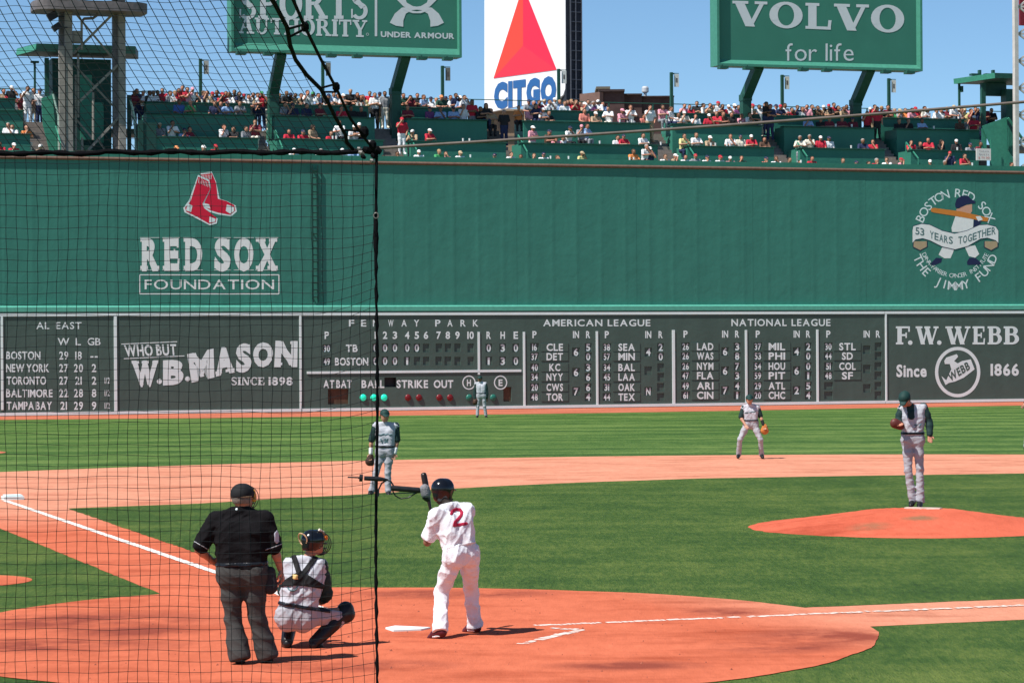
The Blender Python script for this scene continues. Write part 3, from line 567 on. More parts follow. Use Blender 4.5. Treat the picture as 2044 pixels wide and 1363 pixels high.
for conv, ys, xs, wi, data in ((c3, ALY, (148, 310, 480, 577), (410, 572, 725), (('16 CLE 5', '37 DET 0', '40 KC 3', '34 NYY 6', '20 CWS 6', '48 TOR 4'), '667')),
                               (c3, ALY, (727, 885, 1058, 1157), (410, 560, 725), (('38 SEA 2', '57 MIN 0', '34 BAL _', '45 LAA _', '31 OAK _', '44 TEX _'), '4_N')),
                               (c4, NLY, (110, 222, 336, 405), (290, 400, 512), (('26 LAD 3', '26 WAS 8', '26 NYM 7', '47 FLA 3', '49 ARI 4', '61 CIN 1'), '667')),
                               (c4, NLY, (523, 632, 745, 811), (290, 400, 512), (('37 MIL 2', '53 PHI 0', '54 HOU 0', '59 PIT 1', '29 ATL 5', '20 CHC 4'), '462')),
                               (c4, NLY, (926, 1035, 1145, 1210), (280, 390, 500), (('30 STL _', '44 SD _', '51 COL _', '48 SF _', '_ _ _', '_ _ _'), '___'))):
    for y, row in zip(ys, data[0]):
        p_, nm, r1 = row.split(' ')
        slots.append((*conv(xs[0], y), 17, 15.5)); slots.append((*conv(xs[3], y), 13.5, 15.5))
        if p_ != '_': cards.append((p_, *conv(xs[0], y), 13.0, 0.50))
        if nm != '_': plates.append((nm, *conv(xs[1], y)))
        if r1 != '_': cards.append((r1, *conv(xs[3], y), 14.0, 0.62))
    for y, v in zip(wi, data[1]):
        slots.append((*conv(xs[2], y), 15, 17))
        if v != '_': cards.append((v, *conv(xs[2], y), 14.5, 0.62))
holes = []
def hole(x0, y0, x1, y1, dep, mi=0):
    a, z1 = tz(x0, (y0+y1)/2, WSB)[0], tz((x0+x1)/2, y0, WSB)[1]; b, z0 = tz(x1, (y0+y1)/2, WSB)[0], tz((x0+x1)/2, y1, WSB)[1]
    rd = lambda v: round(v/0.02)*0.02
    holes.append((rd(a), rd(b), rd(z0), rd(z1), dep, mi))
for cx, cy, w_, hh in slots: hole(cx-w_/2, cy-hh/2, cx+w_/2, cy+hh/2, 0.045)
hole(655, 776.5, 696, 806.5, 0.10, 1); hole(1004.5, 772, 1021, 801.5, 0.10, 1); hole(767.6, 753, 791, 772.5, 0.22, 2)  # the last opening is shallow; its black lining paints in the inner darkness
SA, SB_ = tz(SX0, 720, WSB)[0], tz(SX1, 720, WSB)[0]
ex = sorted({round(v, 2) for h in holes for v in h[:2]} | {SA+0.002, SB_-0.002}); ez = sorted({round(v, 2) for h in holes for v in h[2:4]} | {0.0, 4.599})
ix = {v: i for i, v in enumerate(ex)}; iz = {v: i for i, v in enumerate(ez)}
occ = np.zeros((len(ex)-1, len(ez)-1), bool)
for a, b, z0, z1, d_, mi in holes: occ[ix[round(a, 2)]:ix[round(b, 2)], iz[round(z0, 2)]:iz[round(z1, 2)]] = True
V = [WP(a, WSB, b) for a in ex for b in ez]; nz = len(ez)
Fc = [(i*nz+j, (i+1)*nz+j, (i+1)*nz+j+1, i*nz+j+1) for i in range(len(ex)-1) for j in range(nz-1) if not occ[i, j]]
bm = MB(); bm.add(V, Fc, 0)
for a, b, z0, z1, d_, mi in holes:
    w1 = WSB+d_; A = [WP(a, WSB, z0), WP(b, WSB, z0), WP(b, WSB, z1), WP(a, WSB, z1)]; B = [WP(a, w1, z0), WP(b, w1, z0), WP(b, w1, z1), WP(a, w1, z1)]
    bm.add(A+B, [(0, 1, 5, 4), (1, 2, 6, 5), (2, 3, 7, 6), (3, 0, 4, 7)], 2 if mi == 2 else 0); bm.add(B, [(0, 1, 2, 3)], mi)
bm.build('face', [m_board, M('weathered_door', (0.095, 0.060, 0.035), 0.8, 0.3, 3), m_black], sc)
m, a_, b_ = frame_bars(SX0+0.2, SX1-0.2)
for conv, x, y0, y1, wd_ in ((c2, 1467, 250, 562, 4.2), (c2, 1830, 250, 845, 4.2), (c3, 650, 245, 835, 4.2), (c3, 1262, 235, 830, 5.5), (c3, 1843, 235, 828, 4.2), (c4, 865, 165, 578, 4.2)):
    p0, p1 = conv(x, y0), conv(x, y1); m.pbox(p0[0]-wd_/2, p0[1], p0[0]+wd_/2, p1[1], WSB-0.03, WSB+0.02)
p0, p1 = c2(90, 556), c2(1805, 574); tA, zA = tz(p0[0], 744, WSB); tB, zB = tz(p1[0], 741, WSB)
m.wbox(tA, tB, zA-0.05, zA+0.06, WSB-0.034, WSB+0.02)
p0 = c2(1467, 575); m.pbox(p0[0]-2.1, p0[1], p0[0]+2.1, p0[1]+4, WSB-0.03, WSB+0.02)
m.build('frame', m_white, sc)
ik = Ink(sp); ik.split = (m_white, sc)
for s, x in zip('FENWAYPARK', (448, 545, 640, 762, 868, 968, 1138, 1235, 1340, 1440)): ik.mid(s, c2(x, 178)[0], 644.6, 13.6, 0.78, bold=0.02)
ik.text('AMERICAN LEAGUE', c3(217, 0)[0], c3(1075, 0)[0], 637.2, 650.8, 0.02, gap=0.17, space=0.5); ik.text('NATIONAL LEAGUE', c4(372, 0)[0], c4(938, 0)[0], 636.4, 650.4, 0.02, gap=0.17, space=0.5)
for s, x in zip(('1', '2', '3', '4', '5', '6', '7', '8', '9', '10', 'R', 'H', 'E', 'P'), (640, 716, 795, 893, 970, 1043, 1145, 1218, 1295, 1400, 1545, 1657, 1762, 250)): ik.mid(s, *c2(x, 275), 14.5, 0.62, bold=0.03)
for conv, y, xs in ((c3, 270, (148, 480, 577)), (c3, 270, (727, 1058, 1157)), (c4, 190, (110, 336, 405)), (c4, 190, (523, 745, 811)), (c4, 190, (926, 1145, 1210))):
    for s, x in zip(('P', 'IN', 'R'), xs): ik.mid(s, *conv(x, y), 14.0, 0.60, bold=0.03)
for s, a, b in (('AT BAT', 222, 450), ('BALL', 528, 710), ('STRIKE', 808, 1060), ('OUT', 1105, 1262)): ik.text(s, c2(a, 0)[0], c2(b, 0)[0], c2(0, 634)[1], c2(0, 696)[1], 0.03, gap=0.1, space=0.25)
for s, x in (('H', 1387), ('E', 1640)):
    q0 = c2(x, 655); ik.mid(s, *q0, 13, 0.62, bold=0.03); ik.stroke([(q0[0]+12.2*math.cos(a), q0[1]+13*math.sin(a)) for a in np.linspace(0, 2*math.pi, 33)[:-1]], 2.2, 0, 0, True)
ik.text('TB', *[c2(v, 0)[0] for v in (402, 497)], c2(0, 350)[1], c2(0, 408)[1], 0.03); ik.text('BOSTON', *[c2(v, 0)[0] for v in (315, 582)], c2(0, 455)[1], c2(0, 516)[1], 0.03, gap=0.08)
ik.build('letter_ring', m_white, sc)
cardp = wall_plane(WSB+0.03)
for s, cx, cy, hh, asp in cards:
    ik = Ink(cardp); ik.mid(s, cx, cy, hh, asp, bold=0.03, gap=0.12); ik.build('score_number', m_white, sc)
platep = wall_plane(WSB-0.024)
for nm, cx, cy in plates:
    pt_ = MB().pbox(cx-27, cy-8.3, cx+27, cy+8.3, WSB-0.018, WSB+0.01).build('name_plate', m_board, sc)
    ik = Ink(platep); w_ = {3: 33, 2: 22}[len(nm)]; ik.text(nm, cx-w_/2, cx+w_/2, cy-7.4, cy+7.0, 0.03, gap=0.12); ik.build('lettering', m_white, pt_)
m_lit = M('lit_green_lamp', (0.02, 0.80, 0.50), 0.3, 0.02, emit=0.22); m_loff = M('unlit_green_lamp', (0.02, 0.15, 0.11), 0.35, 0.05); m_roff = M('unlit_red_lamp', (0.15, 0.012, 0.015), 0.35, 0.05)
for x, mt in ((540, m_lit), (625, m_lit), (708, m_lit), (900, m_roff), (987, m_roff), (1150, m_roff), (1235, m_roff), (1388, m_loff), (1580, m_loff)):
    t, z = tz(*c2(x, 775), WSB); m = MB(); n = 16; V = []; Fc = []
    for i in range(5):
        e = i/4*math.pi/2; rr = 0.155*math.cos(e); w_ = WSB-0.01-0.07*math.sin(e)
        V += [WP(t+rr*math.cos(2*math.pi*k/n), w_, z+rr*math.sin(2*math.pi*k/n)) for k in range(n)]
    Fc = [(i*n+k, i*n+(k+1) % n, (i+1)*n+(k+1) % n, (i+1)*n+k) for i in range(4) for k in range(n)]
    m.add(V, Fc); m.build('signal_lamp', mt, sc, True)
# ---------------------------------------------------------------- seating terraces on top of the wall
W1, W2, W3, WR = 1.6, 3.4, 5.0, 8.5
def zl(w, *pts): return sum(tz(x, y, w)[1] for x, y in pts)/len(pts)
Z1 = zl(W1, (600, 277), (1100, 285.5), (1700, 296.5)); Z2 = zl(W2, (600, 231), (1100, 242), (1800, 257)); Z3 = zl(W3, (700, 209.5), (1120, 221), (1830, 237.5))
F0, F1, F2, F3 = 10.75, Z1-1.05, Z2-1.05, Z3-1.08         # floors: front row, first, second, standing deck
SECT = [('by the light tower', (-80, 60), (-80, 46), (-80, 30)), ('in the shade', (310, 515), (292, 508), (292, 500)), ('under the first billboard', (553, 765), (548, 748), (545, 735)),
        ('before the triangle sign', (820, 1010), (812, 972), (800, 915)), ('under the triangle sign', (1040, 1313), (1045, 1297), (1085, 1213)), ('past the brick building', (1372, 1545), (1342, 1520), (1340, 1500)),
        ('under the second billboard', (1597, 1766), (1565, 1745), (1545, 1712)), ('by the roofed booth', (1818, 1962), (1790, 1955), (1757, 1925))]
TROW = ['first', 'second', 'top']
m_cup = M('paper_cup', (0.75, 0.74, 0.72), 0.6, 0.03)
for name, *rows in SECT:
    for r_, (a, b) in enumerate(rows):
        w, z, fl = (W1, W2, W3)[r_], (Z1, Z2, Z3)[r_], (F1, F2, F3)[r_]; low = (F0, F1, F2)[r_]; yy = (290, 245, 222)[r_]
        t0, t1 = tz(a, yy, w)[0], tz(b, yy, w)[0]
        th = empty('seating_terrace', WP(t0, w, fl), f'green {TROW[r_]} row terrace front with counter shelf {name}', 'seating terrace', 'terraces on top of the wall')
        MB().wbox(t0, t1, low, z-0.06, w, w+0.08).wbox(t0, t0+0.08, low, z-0.06, w+0.082, w+1.4).wbox(t1-0.08, t1, low, z-0.06, w+0.082, w+1.4).build('front_panel', m_tier, th)
        MB().wbox(t0-0.05, t1+0.05, z-0.05, z, w-0.09, w+0.38).build('counter', m_dkgreen, th)
        MB().wbox(t0+0.1, t1-0.1, fl-0.1, fl, w+0.1, (W2, W3, WR)[r_]-0.01).build('floor', m_concrete, th)
deck = empty('standing_deck', WP(30, 6.8, F3), 'long rear deck behind the terraces where people stand along a railing', 'deck')
MB().wbox(T0, T1, F3-0.35, F3-0.105, W3+1.45, WR+0.4).build('floor', m_concrete, deck)
MB().wbox(T0, T1, 0.0, F0-0.5, 1.1, WR+0.4).build('support_wall', m_tier, deck)
MB().wbox(T0, T1, F0-0.49, F0, 0.5, W2).build('front_walkway', m_concrete, deck)
rail = empty('guard_rail', WP(30, WR, F3), 'thin steel guard rail along the back of the standing deck', 'railing')
zr = zl(WR, (900, 195), (1500, 212), (1850, 222)); MB().tube([WP(T0, WR, zr), WP(T1, WR, zr)], 0.025, 6).build('top_rail', m_dkgreen, rail)
for k in range(30):
    t = T0+0.6+2.4*k; MB().wbox(t-0.03, t+0.03, F3-0.1, zr-0.03, WR-0.03, WR+0.03).build('post', m_dkgreen, rail)
AISLE = ['beside the light tower stair wall', 'behind the first billboard post', 'at the second billboard post', 'before the triangle sign', 'before the brick building', 'between the second billboard posts', 'under the fourth billboard post']
for nm, (a, b) in zip(AISLE, ((60, 112), (515, 553), (765, 820), (1010, 1040), (1313, 1372), (1545, 1597), (1766, 1818))):
    s_ = empty('aisle_stairs', WP(tz(a, 290, W1)[0], 1.0, F0), f'grey concrete aisle stairs {nm}', 'stairs', 'aisle stairs between the terraces')
    m = MB(); n = 15; ta, tb = tz(a, 290, W1)[0]+0.02, tz(b, 290, W1)[0]-0.02
    for k in range(n):
        z = F0+(F3-F0)*(k+1)/n; m.wbox(ta, tb, F0-0.3, z, 1.05+k*0.27, 1.05+(k+1)*0.27-0.001)
    m.build('steps', m_concrete, s_)
    h = MB(); tx = tb+0.12
    for k in (0, 5): h.wbox(tx-0.025, tx+0.025, F0+k*0.18, F0+k*0.18+1.35, 0.95+k*0.27, 1.0+k*0.27)
    h.bar(WP(tx, 0.97, F0+1.36), WP(tx, 0.97+5*0.27, F0+1.36+5*0.18), 0.05, 0.05); h.build('handrail', m_ltgreen, s_)
for i, (x, y) in enumerate([(404, 207), (417, 209), (714, 216), (722, 216), (925, 274), (938, 274), (697, 281), (665, 278), (672, 279), (1105, 226), (1119, 226), (1100, 311), (1198, 278), (1420, 281), (1429, 290), (1452, 293), (1458, 293), (1700, 290), (1480, 248), (1262, 241), (1238, 240), (1258, 320), (1266, 323), (1600, 327), (1942, 321), (1865, 242), (1669, 237), (1701, 231), (1912, 304), (1320, 292), (940, 317), (1136, 320)]):
    r_ = 1 if y > 265 else 2 if y > 228 else 3; w, z = ((0.2, 11.74), (W1, Z1), (W2, Z2), (W3, Z3))[0 if y > 306 else r_]
    t = tz(x, y, w)[0]; o = MB().tube([WP(t, w+0.05, z), WP(t, w+0.05, z+0.15)], [0.04, 0.052], 8).build('paper_cup', m_cup)
    tag(o, f'white paper cup standing on the {("wall ledge", "first counter", "second counter", "top counter")[0 if y > 306 else r_]} of the terraces', 'cup', 'paper cups on the '+("wall ledge", "first counter", "second counter", "top counter")[0 if y > 306 else r_])
# ---------------------------------------------------------------- section marker posts
m_sign = M('marker_board', (0.62, 0.62, 0.58), 0.6, 0.05); m_ink = M('marker_ink', (0.12, 0.10, 0.10), 0.6)
for x, y0, nm, c in ((400, 118, 'behind the net in front of open sky', 0.5), (644, 122, 'behind the hanging black ropes', 0.3), (883, 132, 'between the billboard and the triangle sign', 0.2), (1115, 138, 'in front of the triangle sign', 0.8), (1340, 145, 'beside the far brick building', 0.8), (1561, 150, 'between the posts of the second billboard', 0.8), (1774, 157, 'under the corner of the second billboard', 0.8)):
    w = 6.6; t = tz(x, y0, w)[0]; zt = tz(x, y0, w)[1]; p = empty('section_marker', WP(t, w, F3), f'slim green post with a small number board {nm}', 'marker post', 'section marker posts')
    MB().wbox(t-0.07, t+0.07, F3-0.1, zt, w-0.07, w+0.07).build('post', m_dkgreen, p)
    a0 = t+0.16; bd_ = MB().wbox(a0, a0+0.24, zt-0.72, zt-0.08, w-0.02, w+0.02).build('board', M('marker_board_%d' % int(c*10), (c*0.9, c*0.9, c*0.86), 0.6, 0.04), p)
    MB().wbox(t+0.07, a0, zt-0.1, zt-0.06, w-0.02, w+0.02).wbox(t+0.07, a0+0.24, zt-0.06, zt-0.03, w-0.02, w+0.02).build('bracket', m_dkgreen, p)
    MB().wbox(a0+0.08, a0+0.16, zt-0.50, zt-0.28, w-0.026, w-0.021).build('number', m_ink, bd_)
# ---------------------------------------------------------------- billboards on bent posts
def billboard(label, x0, x1, yb0, yb1, ytop, w0, inner, posts, lamps, draw):
    yb = (yb0+yb1)/2; t0, t1 = tz(x0, yb0, w0)[0], tz(x1, yb1, w0)[0]; zb = (tz(x0, yb0, w0)[1]+tz(x1, yb1, w0)[1])/2; zt = tz((x0+x1)/2, ytop, w0)[1]
    b = empty('billboard', WP((t0+t1)/2, w0, zb), label, 'billboard')
    il, ir, ib, it = inner; wi = w0+0.22
    O = [WP(t0, w0, zb), WP(t1, w0, zb), WP(t1, w0, zt), WP(t0, w0, zt)]; I_ = [WP(t0+il, wi, zb+ib), WP(t1-ir, wi, zb+ib), WP(t1-ir, wi, zt-it), WP(t0+il, wi, zt-it)]
    Kk = [WP(t0, w0+0.9, zb), WP(t1, w0+0.9, zb), WP(t1, w0+0.9, zt), WP(t0, w0+0.9, zt)]
    lip = 0.12; O2 = [WP(t0+lip, w0, zb+lip), WP(t1-lip, w0, zb+lip), WP(t1-lip, w0, zt-lip), WP(t0+lip, w0, zt-lip)]
    mb = MB(); mb.add(O+O2, [(i, (i+1) % 4, 4+(i+1) % 4, 4+i) for i in range(4)]); mb.add(O2+I_, [(i, (i+1) % 4, 4+(i+1) % 4, 4+i) for i in range(4)])
    mb.add(O+Kk, [((i+1) % 4, i, 4+i, 4+(i+1) % 4) for i in range(4)]); mb.add(Kk, [(3, 2, 1, 0)]); mb.build('frame', m_billrim, b)
    pn = mesh_obj('panel', I_, [(0, 1, 2, 3)], m_bill, b)
    for pts in posts:                                     # (x, y, w) from the foot up; a hollow steel box section
        m = MB(); P = [px_wall(x, y, w) for x, y, w in pts]; W_ = 0.46
        P = [np.array([*P[1][:2], F2])]+P[1:]
        for p, q in zip(P, P[1:]): m.bar(p, q, W_, 0.42)
        m.bar(P[1]-ZV*0.18, P[1]+ZV*0.14, W_+0.05, 0.5)
        m.build('post', m_dkgreen, b)
    for x in lamps:
        t = tz(x, yb, w0-0.35)[0]; m = MB(); m.wbox(t-0.22, t+0.22, zb-0.20, zb-0.06, w0-0.55, w0-0.15); m.wbox(t-0.03, t+0.03, zb-0.06, zb+0.02, w0-0.3, w0+0.1); m.build('floodlight', m_dkgreen, b)
    ik = Ink(wall_plane(wi-0.01)); draw(ik); ik.build('lettering', m_letter, pn)
def draw1(ik):
    ik.text('SPORTS', 478, 734, -22, 38.5, slab=True, gap=0.10); ik.text('AUTHORITY', 476, 733, 0, 0, slab=True, gap=0.10, quad=[(476, 35), (733, 41), (733, 75), (476, 67)])
    ik.face([(748, -80), (753, -80), (753, 73), (748, 73)]); ik.text('UNDER ARMOUR', 0, 0, 0, 0, 0.04, gap=0.10, quad=[(760, 63), (907, 67), (907, 78), (760, 74)])
    ik.stroke([(732.5+2.4*math.cos(a)+1, 69+2.4*math.sin(a)) for a in np.linspace(0, 6.28, 13)[:-1]], 0.8, 0, 0.001, True)
    cx, cy = 832, 22                                      # the interlocked emblem: two crossing arcs
    for sx in (-1, 1):
        ik.poly([(cx+sx*54, cy-44), (cx+sx*40, cy-22), (cx+sx*26, cy-8), (cx+sx*10, cy-3), (cx, cy-2), (cx, cy-8), (cx+sx*8, cy-9), (cx+sx*20, cy-16), (cx+sx*25, cy-30), (cx+sx*25, cy-46)], 0, 0.002)
        ik.poly([(cx+sx*54, cy+24), (cx+sx*44, cy+6), (cx+sx*30, cy-6), (cx+sx*12, cy-8), (cx, cy-8), (cx, cy-2), (cx+sx*10, cy-1), (cx+sx*22, cy+6), (cx+sx*27, cy+20), (cx+sx*27, cy+32), (cx+sx*42, cy+30)], 0, 0.004)
        ik.poly([(cx, cy+5), (cx+sx*8, cy+5), (cx+sx*20, cy+1), (cx+sx*28, cy-3), (cx+sx*24, cy-6), (cx+sx*14, cy-1), (cx, cy+1.5)], 0, 0.006)
def draw2(ik):
    ik.text('VOLVO', 0, 0, 0, 0, slab=True, gap=0.12, quad=[(1462, 2), (1805, 12), (1805, 66), (1462, 52)])
    ik.text('for life', 1568, 1704, 85, 122, -0.003, gap=0.11, space=0.35)
billboard('large green billboard with a white sporting goods store name and emblem behind net ropes', 462, 922, 105, 113, -105, 2.4, (0.16, 0.16, 0.42, 0.42), [[(545, 290, 4.4), (545, 188, 4.4), (561, 106, 2.9)], [(789, 262, 4.4), (789, 182, 4.4), (809, 110, 2.9)]], [481, 535, 661, 713, 842, 893], draw1)
billboard('large green billboard with a white car maker name over a slogan, on two bent posts', 1432, 1842, 131, 143, -70, 2.4, (0.22, 0.24, 0.32, 0.42), [[(1488, 226, 4.4), (1488, 195, 4.4), (1514, 132, 2.9)], [(1708, 240, 4.4), (1708, 205, 4.4), (1736, 138, 2.9)]], [1443, 1493, 1603, 1650, 1768, 1815], draw2)
# ---------------------------------------------------------------- the far square sign and the buildings beyond
A_, B_ = at_depth(967, 200, 315.8), at_depth(1128, 200, 300.2)
sd = B_-A_; sd[2] = 0; sd /= np.linalg.norm(sd); sn = np.array([sd[1], -sd[0], 0.0])
def sign_plane(x, y, lift=0.0):
    d = ray(x, y); o = A_+sn*lift; return CAM+d*(((o-CAM)@sn)/(d@sn))
sg = empty('triangle_sign', sign_plane(1045, 225), 'tall white sign with a red triangle over blue capital letters rising behind the crowd', 'sign')
out = [(967, -140), (1128, -120), (1129, 150), (1128, 178), (1124, 190), (1114, 197), (1080, 203), (967, 226)]
P = [sign_plane(*p) for p in out]; sf = MB().prism(P, -sn*0.5).build('face', M('sign_white', (0.80, 0.80, 0.80), 0.45, 0.02), sg)
ik = Ink(lambda x, y, lift=0.0: sign_plane(x, y, lift+0.05)); ap, bl, br, ce = (1044, -28), (985, 157), (1111, 140), (1044, 92)
ik.poly([ap, ce, bl], 0); ik.poly([ap, br, ce], 1); ik.poly([bl, ce, br], 2); ik.build('triangle', [M('sign_orange_red', (0.72, 0.055, 0.03), 0.4, 0.02), M('sign_crimson', (0.70, 0.018, 0.055), 0.4, 0.02), M('sign_red', (0.74, 0.028, 0.055), 0.4, 0.02)], sf)
ik = Ink(lambda x, y, lift=0.0: sign_plane(x, y, lift+0.05)); ik.text('CITGO', 0, 0, 0, 0, 0.075, gap=0.05, quad=[(986, 168), (1110, 153), (1110, 202), (986, 214)]); ik.build('lettering', M('sign_blue', (0.025, 0.11, 0.30), 0.4, 0.02), sf)
q0 = sign_plane(1130, 200); zt = sign_plane(1130, -140)[2]; z0 = sign_plane(1130, 200)[2]-3; m = MB(); DEP = 2.05
back = -sn
b4 = [q0+sd*0.03+back*0.03, q0+sd*0.03+back*DEP, q0-sd*2.5+back*DEP, q0-sd*2.5+back*0.52]; m.prism([np.array([*q[:2], z0]) for q in b4], ZV*(zt-z0))
m.build('side_panel', M('scaffold_dark', (0.020, 0.025, 0.035), 0.7, 0.3, 2), sg)
m = MB()
for e in (0.55, 1.2, 1.95): m.bar(np.array([*(q0+back*e+sd*0.12)[:2], z0]), np.array([*(q0+back*e+sd*0.12)[:2], zt]), 0.12, 0.12)
z = z0
while z < zt: m.bar(np.array([*(q0+back*0.55+sd*0.12)[:2], z]), np.array([*(q0+back*1.95+sd*0.12)[:2], z]), 0.10, 0.10, 0, ZV); z += 1.05
m.build('scaffold', M('scaffold_steel', (0.085, 0.095, 0.115), 0.6, 0.2), sg)
def view_block(mb, x0, y0, x1, y1, d, dep, yaw=0.0, mi=0):
    """an upright block whose nearer long face spans those pixels at distance d, turned by yaw"""
    a, b = at_depth(x0, y0, d*(1+yaw)), at_depth(x1, y0, d*(1-yaw)); z1 = (a[2]+b[2])/2; z0_ = at_depth(x0, y1, d)[2]; v = b-a; v[2] = 0; v /= np.linalg.norm(v); nb = np.array([-v[1], v[0], 0])*dep
    f = [np.array([*a[:2], z0_]), np.array([*b[:2], z0_]), np.array([*b[:2], z1]), np.array([*a[:2], z1])]
    return mb.hexa(f+[p+nb for p in f], mi)
ob = empty('rooftop_building', at_depth(1060, 400, 322), 'tan flat-roofed building that carries the tall white triangle sign', 'building')
view_block(MB(), 955, 221, 1150, 560, 322, 18).build('wall', M('tan_masonry', (0.24, 0.17, 0.11), 0.8, 0.15, 1), ob); view_block(MB(), 950, 218, 1153, 222, 321, 20).build('roof', M('tan_coping', (0.3, 0.24, 0.17), 0.8, 0.1), ob)
bb = empty('brick_building', at_depth(1250, 400, 280), 'dark brick building with a stepped flat roof beyond the wall', 'building')
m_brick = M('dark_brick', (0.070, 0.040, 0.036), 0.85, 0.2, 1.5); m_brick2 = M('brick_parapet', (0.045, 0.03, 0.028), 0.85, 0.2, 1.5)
view_block(MB(), 1197, 183, 1246, 560, 281, 14).build('wall', m_brick, bb); view_block(MB(), 1157, 186, 1197, 560, 281.6, 0.5, 0.004).build('wall', M('sunlit_brick_tone', (0.16, 0.095, 0.075), 0.85, 0.15, 1.5), bb)  # left face in lighter brick: its sunlight is painted into the colour
view_block(MB(), 1246, 190, 1281, 560, 282, 12).build('wall', m_brick, bb); view_block(MB(), 1281, 194, 1345, 560, 282.5, 12).build('wall', m_brick, bb)
view_block(MB(), 1195, 178.5, 1247, 183, 280.5, 15).build('parapet', m_brick2, bb); view_block(MB(), 1246, 187, 1282, 190, 281.5, 13).build('parapet', m_brick2, bb); view_block(MB(), 1281, 191.5, 1346, 194, 282, 13).build('parapet', m_brick2, bb)
view_block(MB(), 1190, 173, 1218, 178, 284, 5).build('roof_deck', M('roof_deck_tan', (0.16, 0.14, 0.10), 0.8), bb)
c = at_depth(1288, 196, 286); s_ = 286/FPX; MB().tube([c, c+ZV*10*s_], 3.2*s_, 10).tube([c+ZV*10*s_, c+ZV*12*s_, c+ZV*20*s_, c+ZV*23*s_], [4*s_, 7*s_, 7*s_, 5*s_], 12).build('vent', M('galvanised_vent', (0.5, 0.52, 0.54), 0.4, 0.05), bb)
# ---------------------------------------------------------------- light tower, booths, end structures
m_tower = M('tower_grey_paint', (0.25, 0.225, 0.195), 0.6, 0.22, 3); m_tower2 = M('tower_shadow_steel', (0.14, 0.125, 0.125), 0.6, 0.25, 3)  # second tone is the tower steel with shade painted in
tw = empty('light_tower', WP(tz(185, 300, 2.0)[0], 2.0, F0), 'grey steel floodlight tower with cross bracing standing behind the net', 'light tower')
def leg(x0, x1, yt, w0, w1, mat): MB().pbox(x0, yt, x1, 318, w0, w1).build('leg', mat, tw)
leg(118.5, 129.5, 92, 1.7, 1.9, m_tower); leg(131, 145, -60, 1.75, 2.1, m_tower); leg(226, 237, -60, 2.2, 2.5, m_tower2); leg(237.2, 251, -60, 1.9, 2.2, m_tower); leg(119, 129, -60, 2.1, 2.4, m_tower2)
def brace(x0, y0, x1, y1, w, wd, mat=m_tower): MB().bar(px_wall(x0, y0, w), px_wall(x1, y1, w), wd, wd*0.7).build('brace', mat, tw)
for x0, y0, x1, y1, w in ((146, 108, 232, 22, 2.15), (146, 215, 240, 126, 2.1), (176, 300, 238, 234, 2.1), (146, 232, 184, 276, 2.3), (146, 22, 226, 118, 2.5), (146, 128, 226, 212, 2.6), (195, 278, 210, 300, 2.5)): brace(x0, y0, x1, y1, w, 0.11 if w < 2.3 else 0.08)
for x, y0, y1 in ((156, 108, 235), (151, 150, 300), (186, 185, 280), (163, 40, 100), (164, 275, 300)): MB().tube([px_wall(x, y0, 2.0), px_wall(x, y1, 2.0)], 0.055, 6).build('conduit', m_tower, tw)
MB().tube([px_wall(x, y, 2.0) for x, y in ((163, 44), (168, 38), (186, 37), (193, 32), (195, 20))], 0.07, 6).build('conduit', m_tower2, tw)
MB().pbox(146, 62, 162, 86, 1.9, 2.3).build('junction_box', m_tower, tw)
pf = MB(); ta, tb = tz(70, 8, 1.0)[0], tz(299, 8, 1.0)[0]; zp = tz(200, 22, 1.0)[1]; Pp = []
for k in range(40):
    a = 2*math.pi*k/40; ca, sa = math.cos(a), math.sin(a); Pp.append(WP((ta+tb)/2+(tb-ta)/2*math.copysign(abs(ca)**0.45, ca), 2.0+1.2*math.copysign(abs(sa)**0.5, sa), zp))
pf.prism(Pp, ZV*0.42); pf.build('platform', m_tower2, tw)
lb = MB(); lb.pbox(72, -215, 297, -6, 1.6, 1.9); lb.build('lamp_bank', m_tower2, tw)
for k in range(24):
    x, y = 90+(k % 8)*27, -185+(k//8)*62; t, z = tz(x, y, 1.5); MB().tube([WP(t, 1.6, z), WP(t, 1.25, z)], [0.12, 0.24], 12).build('floodlight', m_white, tw)
for x, y, r_ in ((105, 33, 0.28), (113, 55, 0.24)):
    c = px_wall(x, y, 1.6); m = MB(); m.bar(c-WD*r_*0.7+ZV*0.02-ZV*0.12, c+WD*r_*0.6+ZV*0.12, r_*1.2, r_, 0, ZV); m.bar(c+WD*r_*0.5, c+WD*(r_+0.25), 0.06, 0.06); m.build('spotlight', m_black, tw)
def roof_slab(mb, pts, w0, w1, th, mi=0):
    P = [WP(*tz(x, y, w0)[:1], w0, tz(x, y, w0)[1]) for x, y in pts]; mb.prism(P, -WN*(w1-w0), mi); return mb
lb_ = empty('roofed_booth', WP(tz(180, 300, 4)[0], 4.0, F1), 'dark green roofed booth standing behind the grey light tower', 'booth')
m = MB(); t0, t1 = tz(45, 105, 5.2)[0], tz(289, 105, 5.2)[0]; zr_ = tz(150, 95, 5.2)[1]; d1 = tz(75, 100, 3.6)[0]
top = [WP(t0, 6.8, zr_+0.05), WP(d1, 3.8, zr_-0.02), WP(t1-0.7, 3.8, zr_-0.02), WP(t1, 6.8, zr_+0.05)]
m.prism(top, -ZV*0.36); m.build('roof', M('booth_dark_green', (0.012, 0.060, 0.048), 0.6, 0.12), lb_); MB().bar(top[0]-ZV*0.18-WD*0.03, top[1]-ZV*0.18-WD*0.03, 0.05, 0.3, 0, WN).build('fascia', m_ltgreen, lb_)  # sunlit end and shaded front painted as lighter and darker green
MB().pbox(105, 118, 222, 300, 5.0, 6.4).build('wall', M('booth_dark_green', (0.012, 0.060, 0.048), 0.6, 0.12), lb_); MB().pbox(90, 116, 98, 192, 4.6, 4.8).build('post', m_dkgreen, lb_)
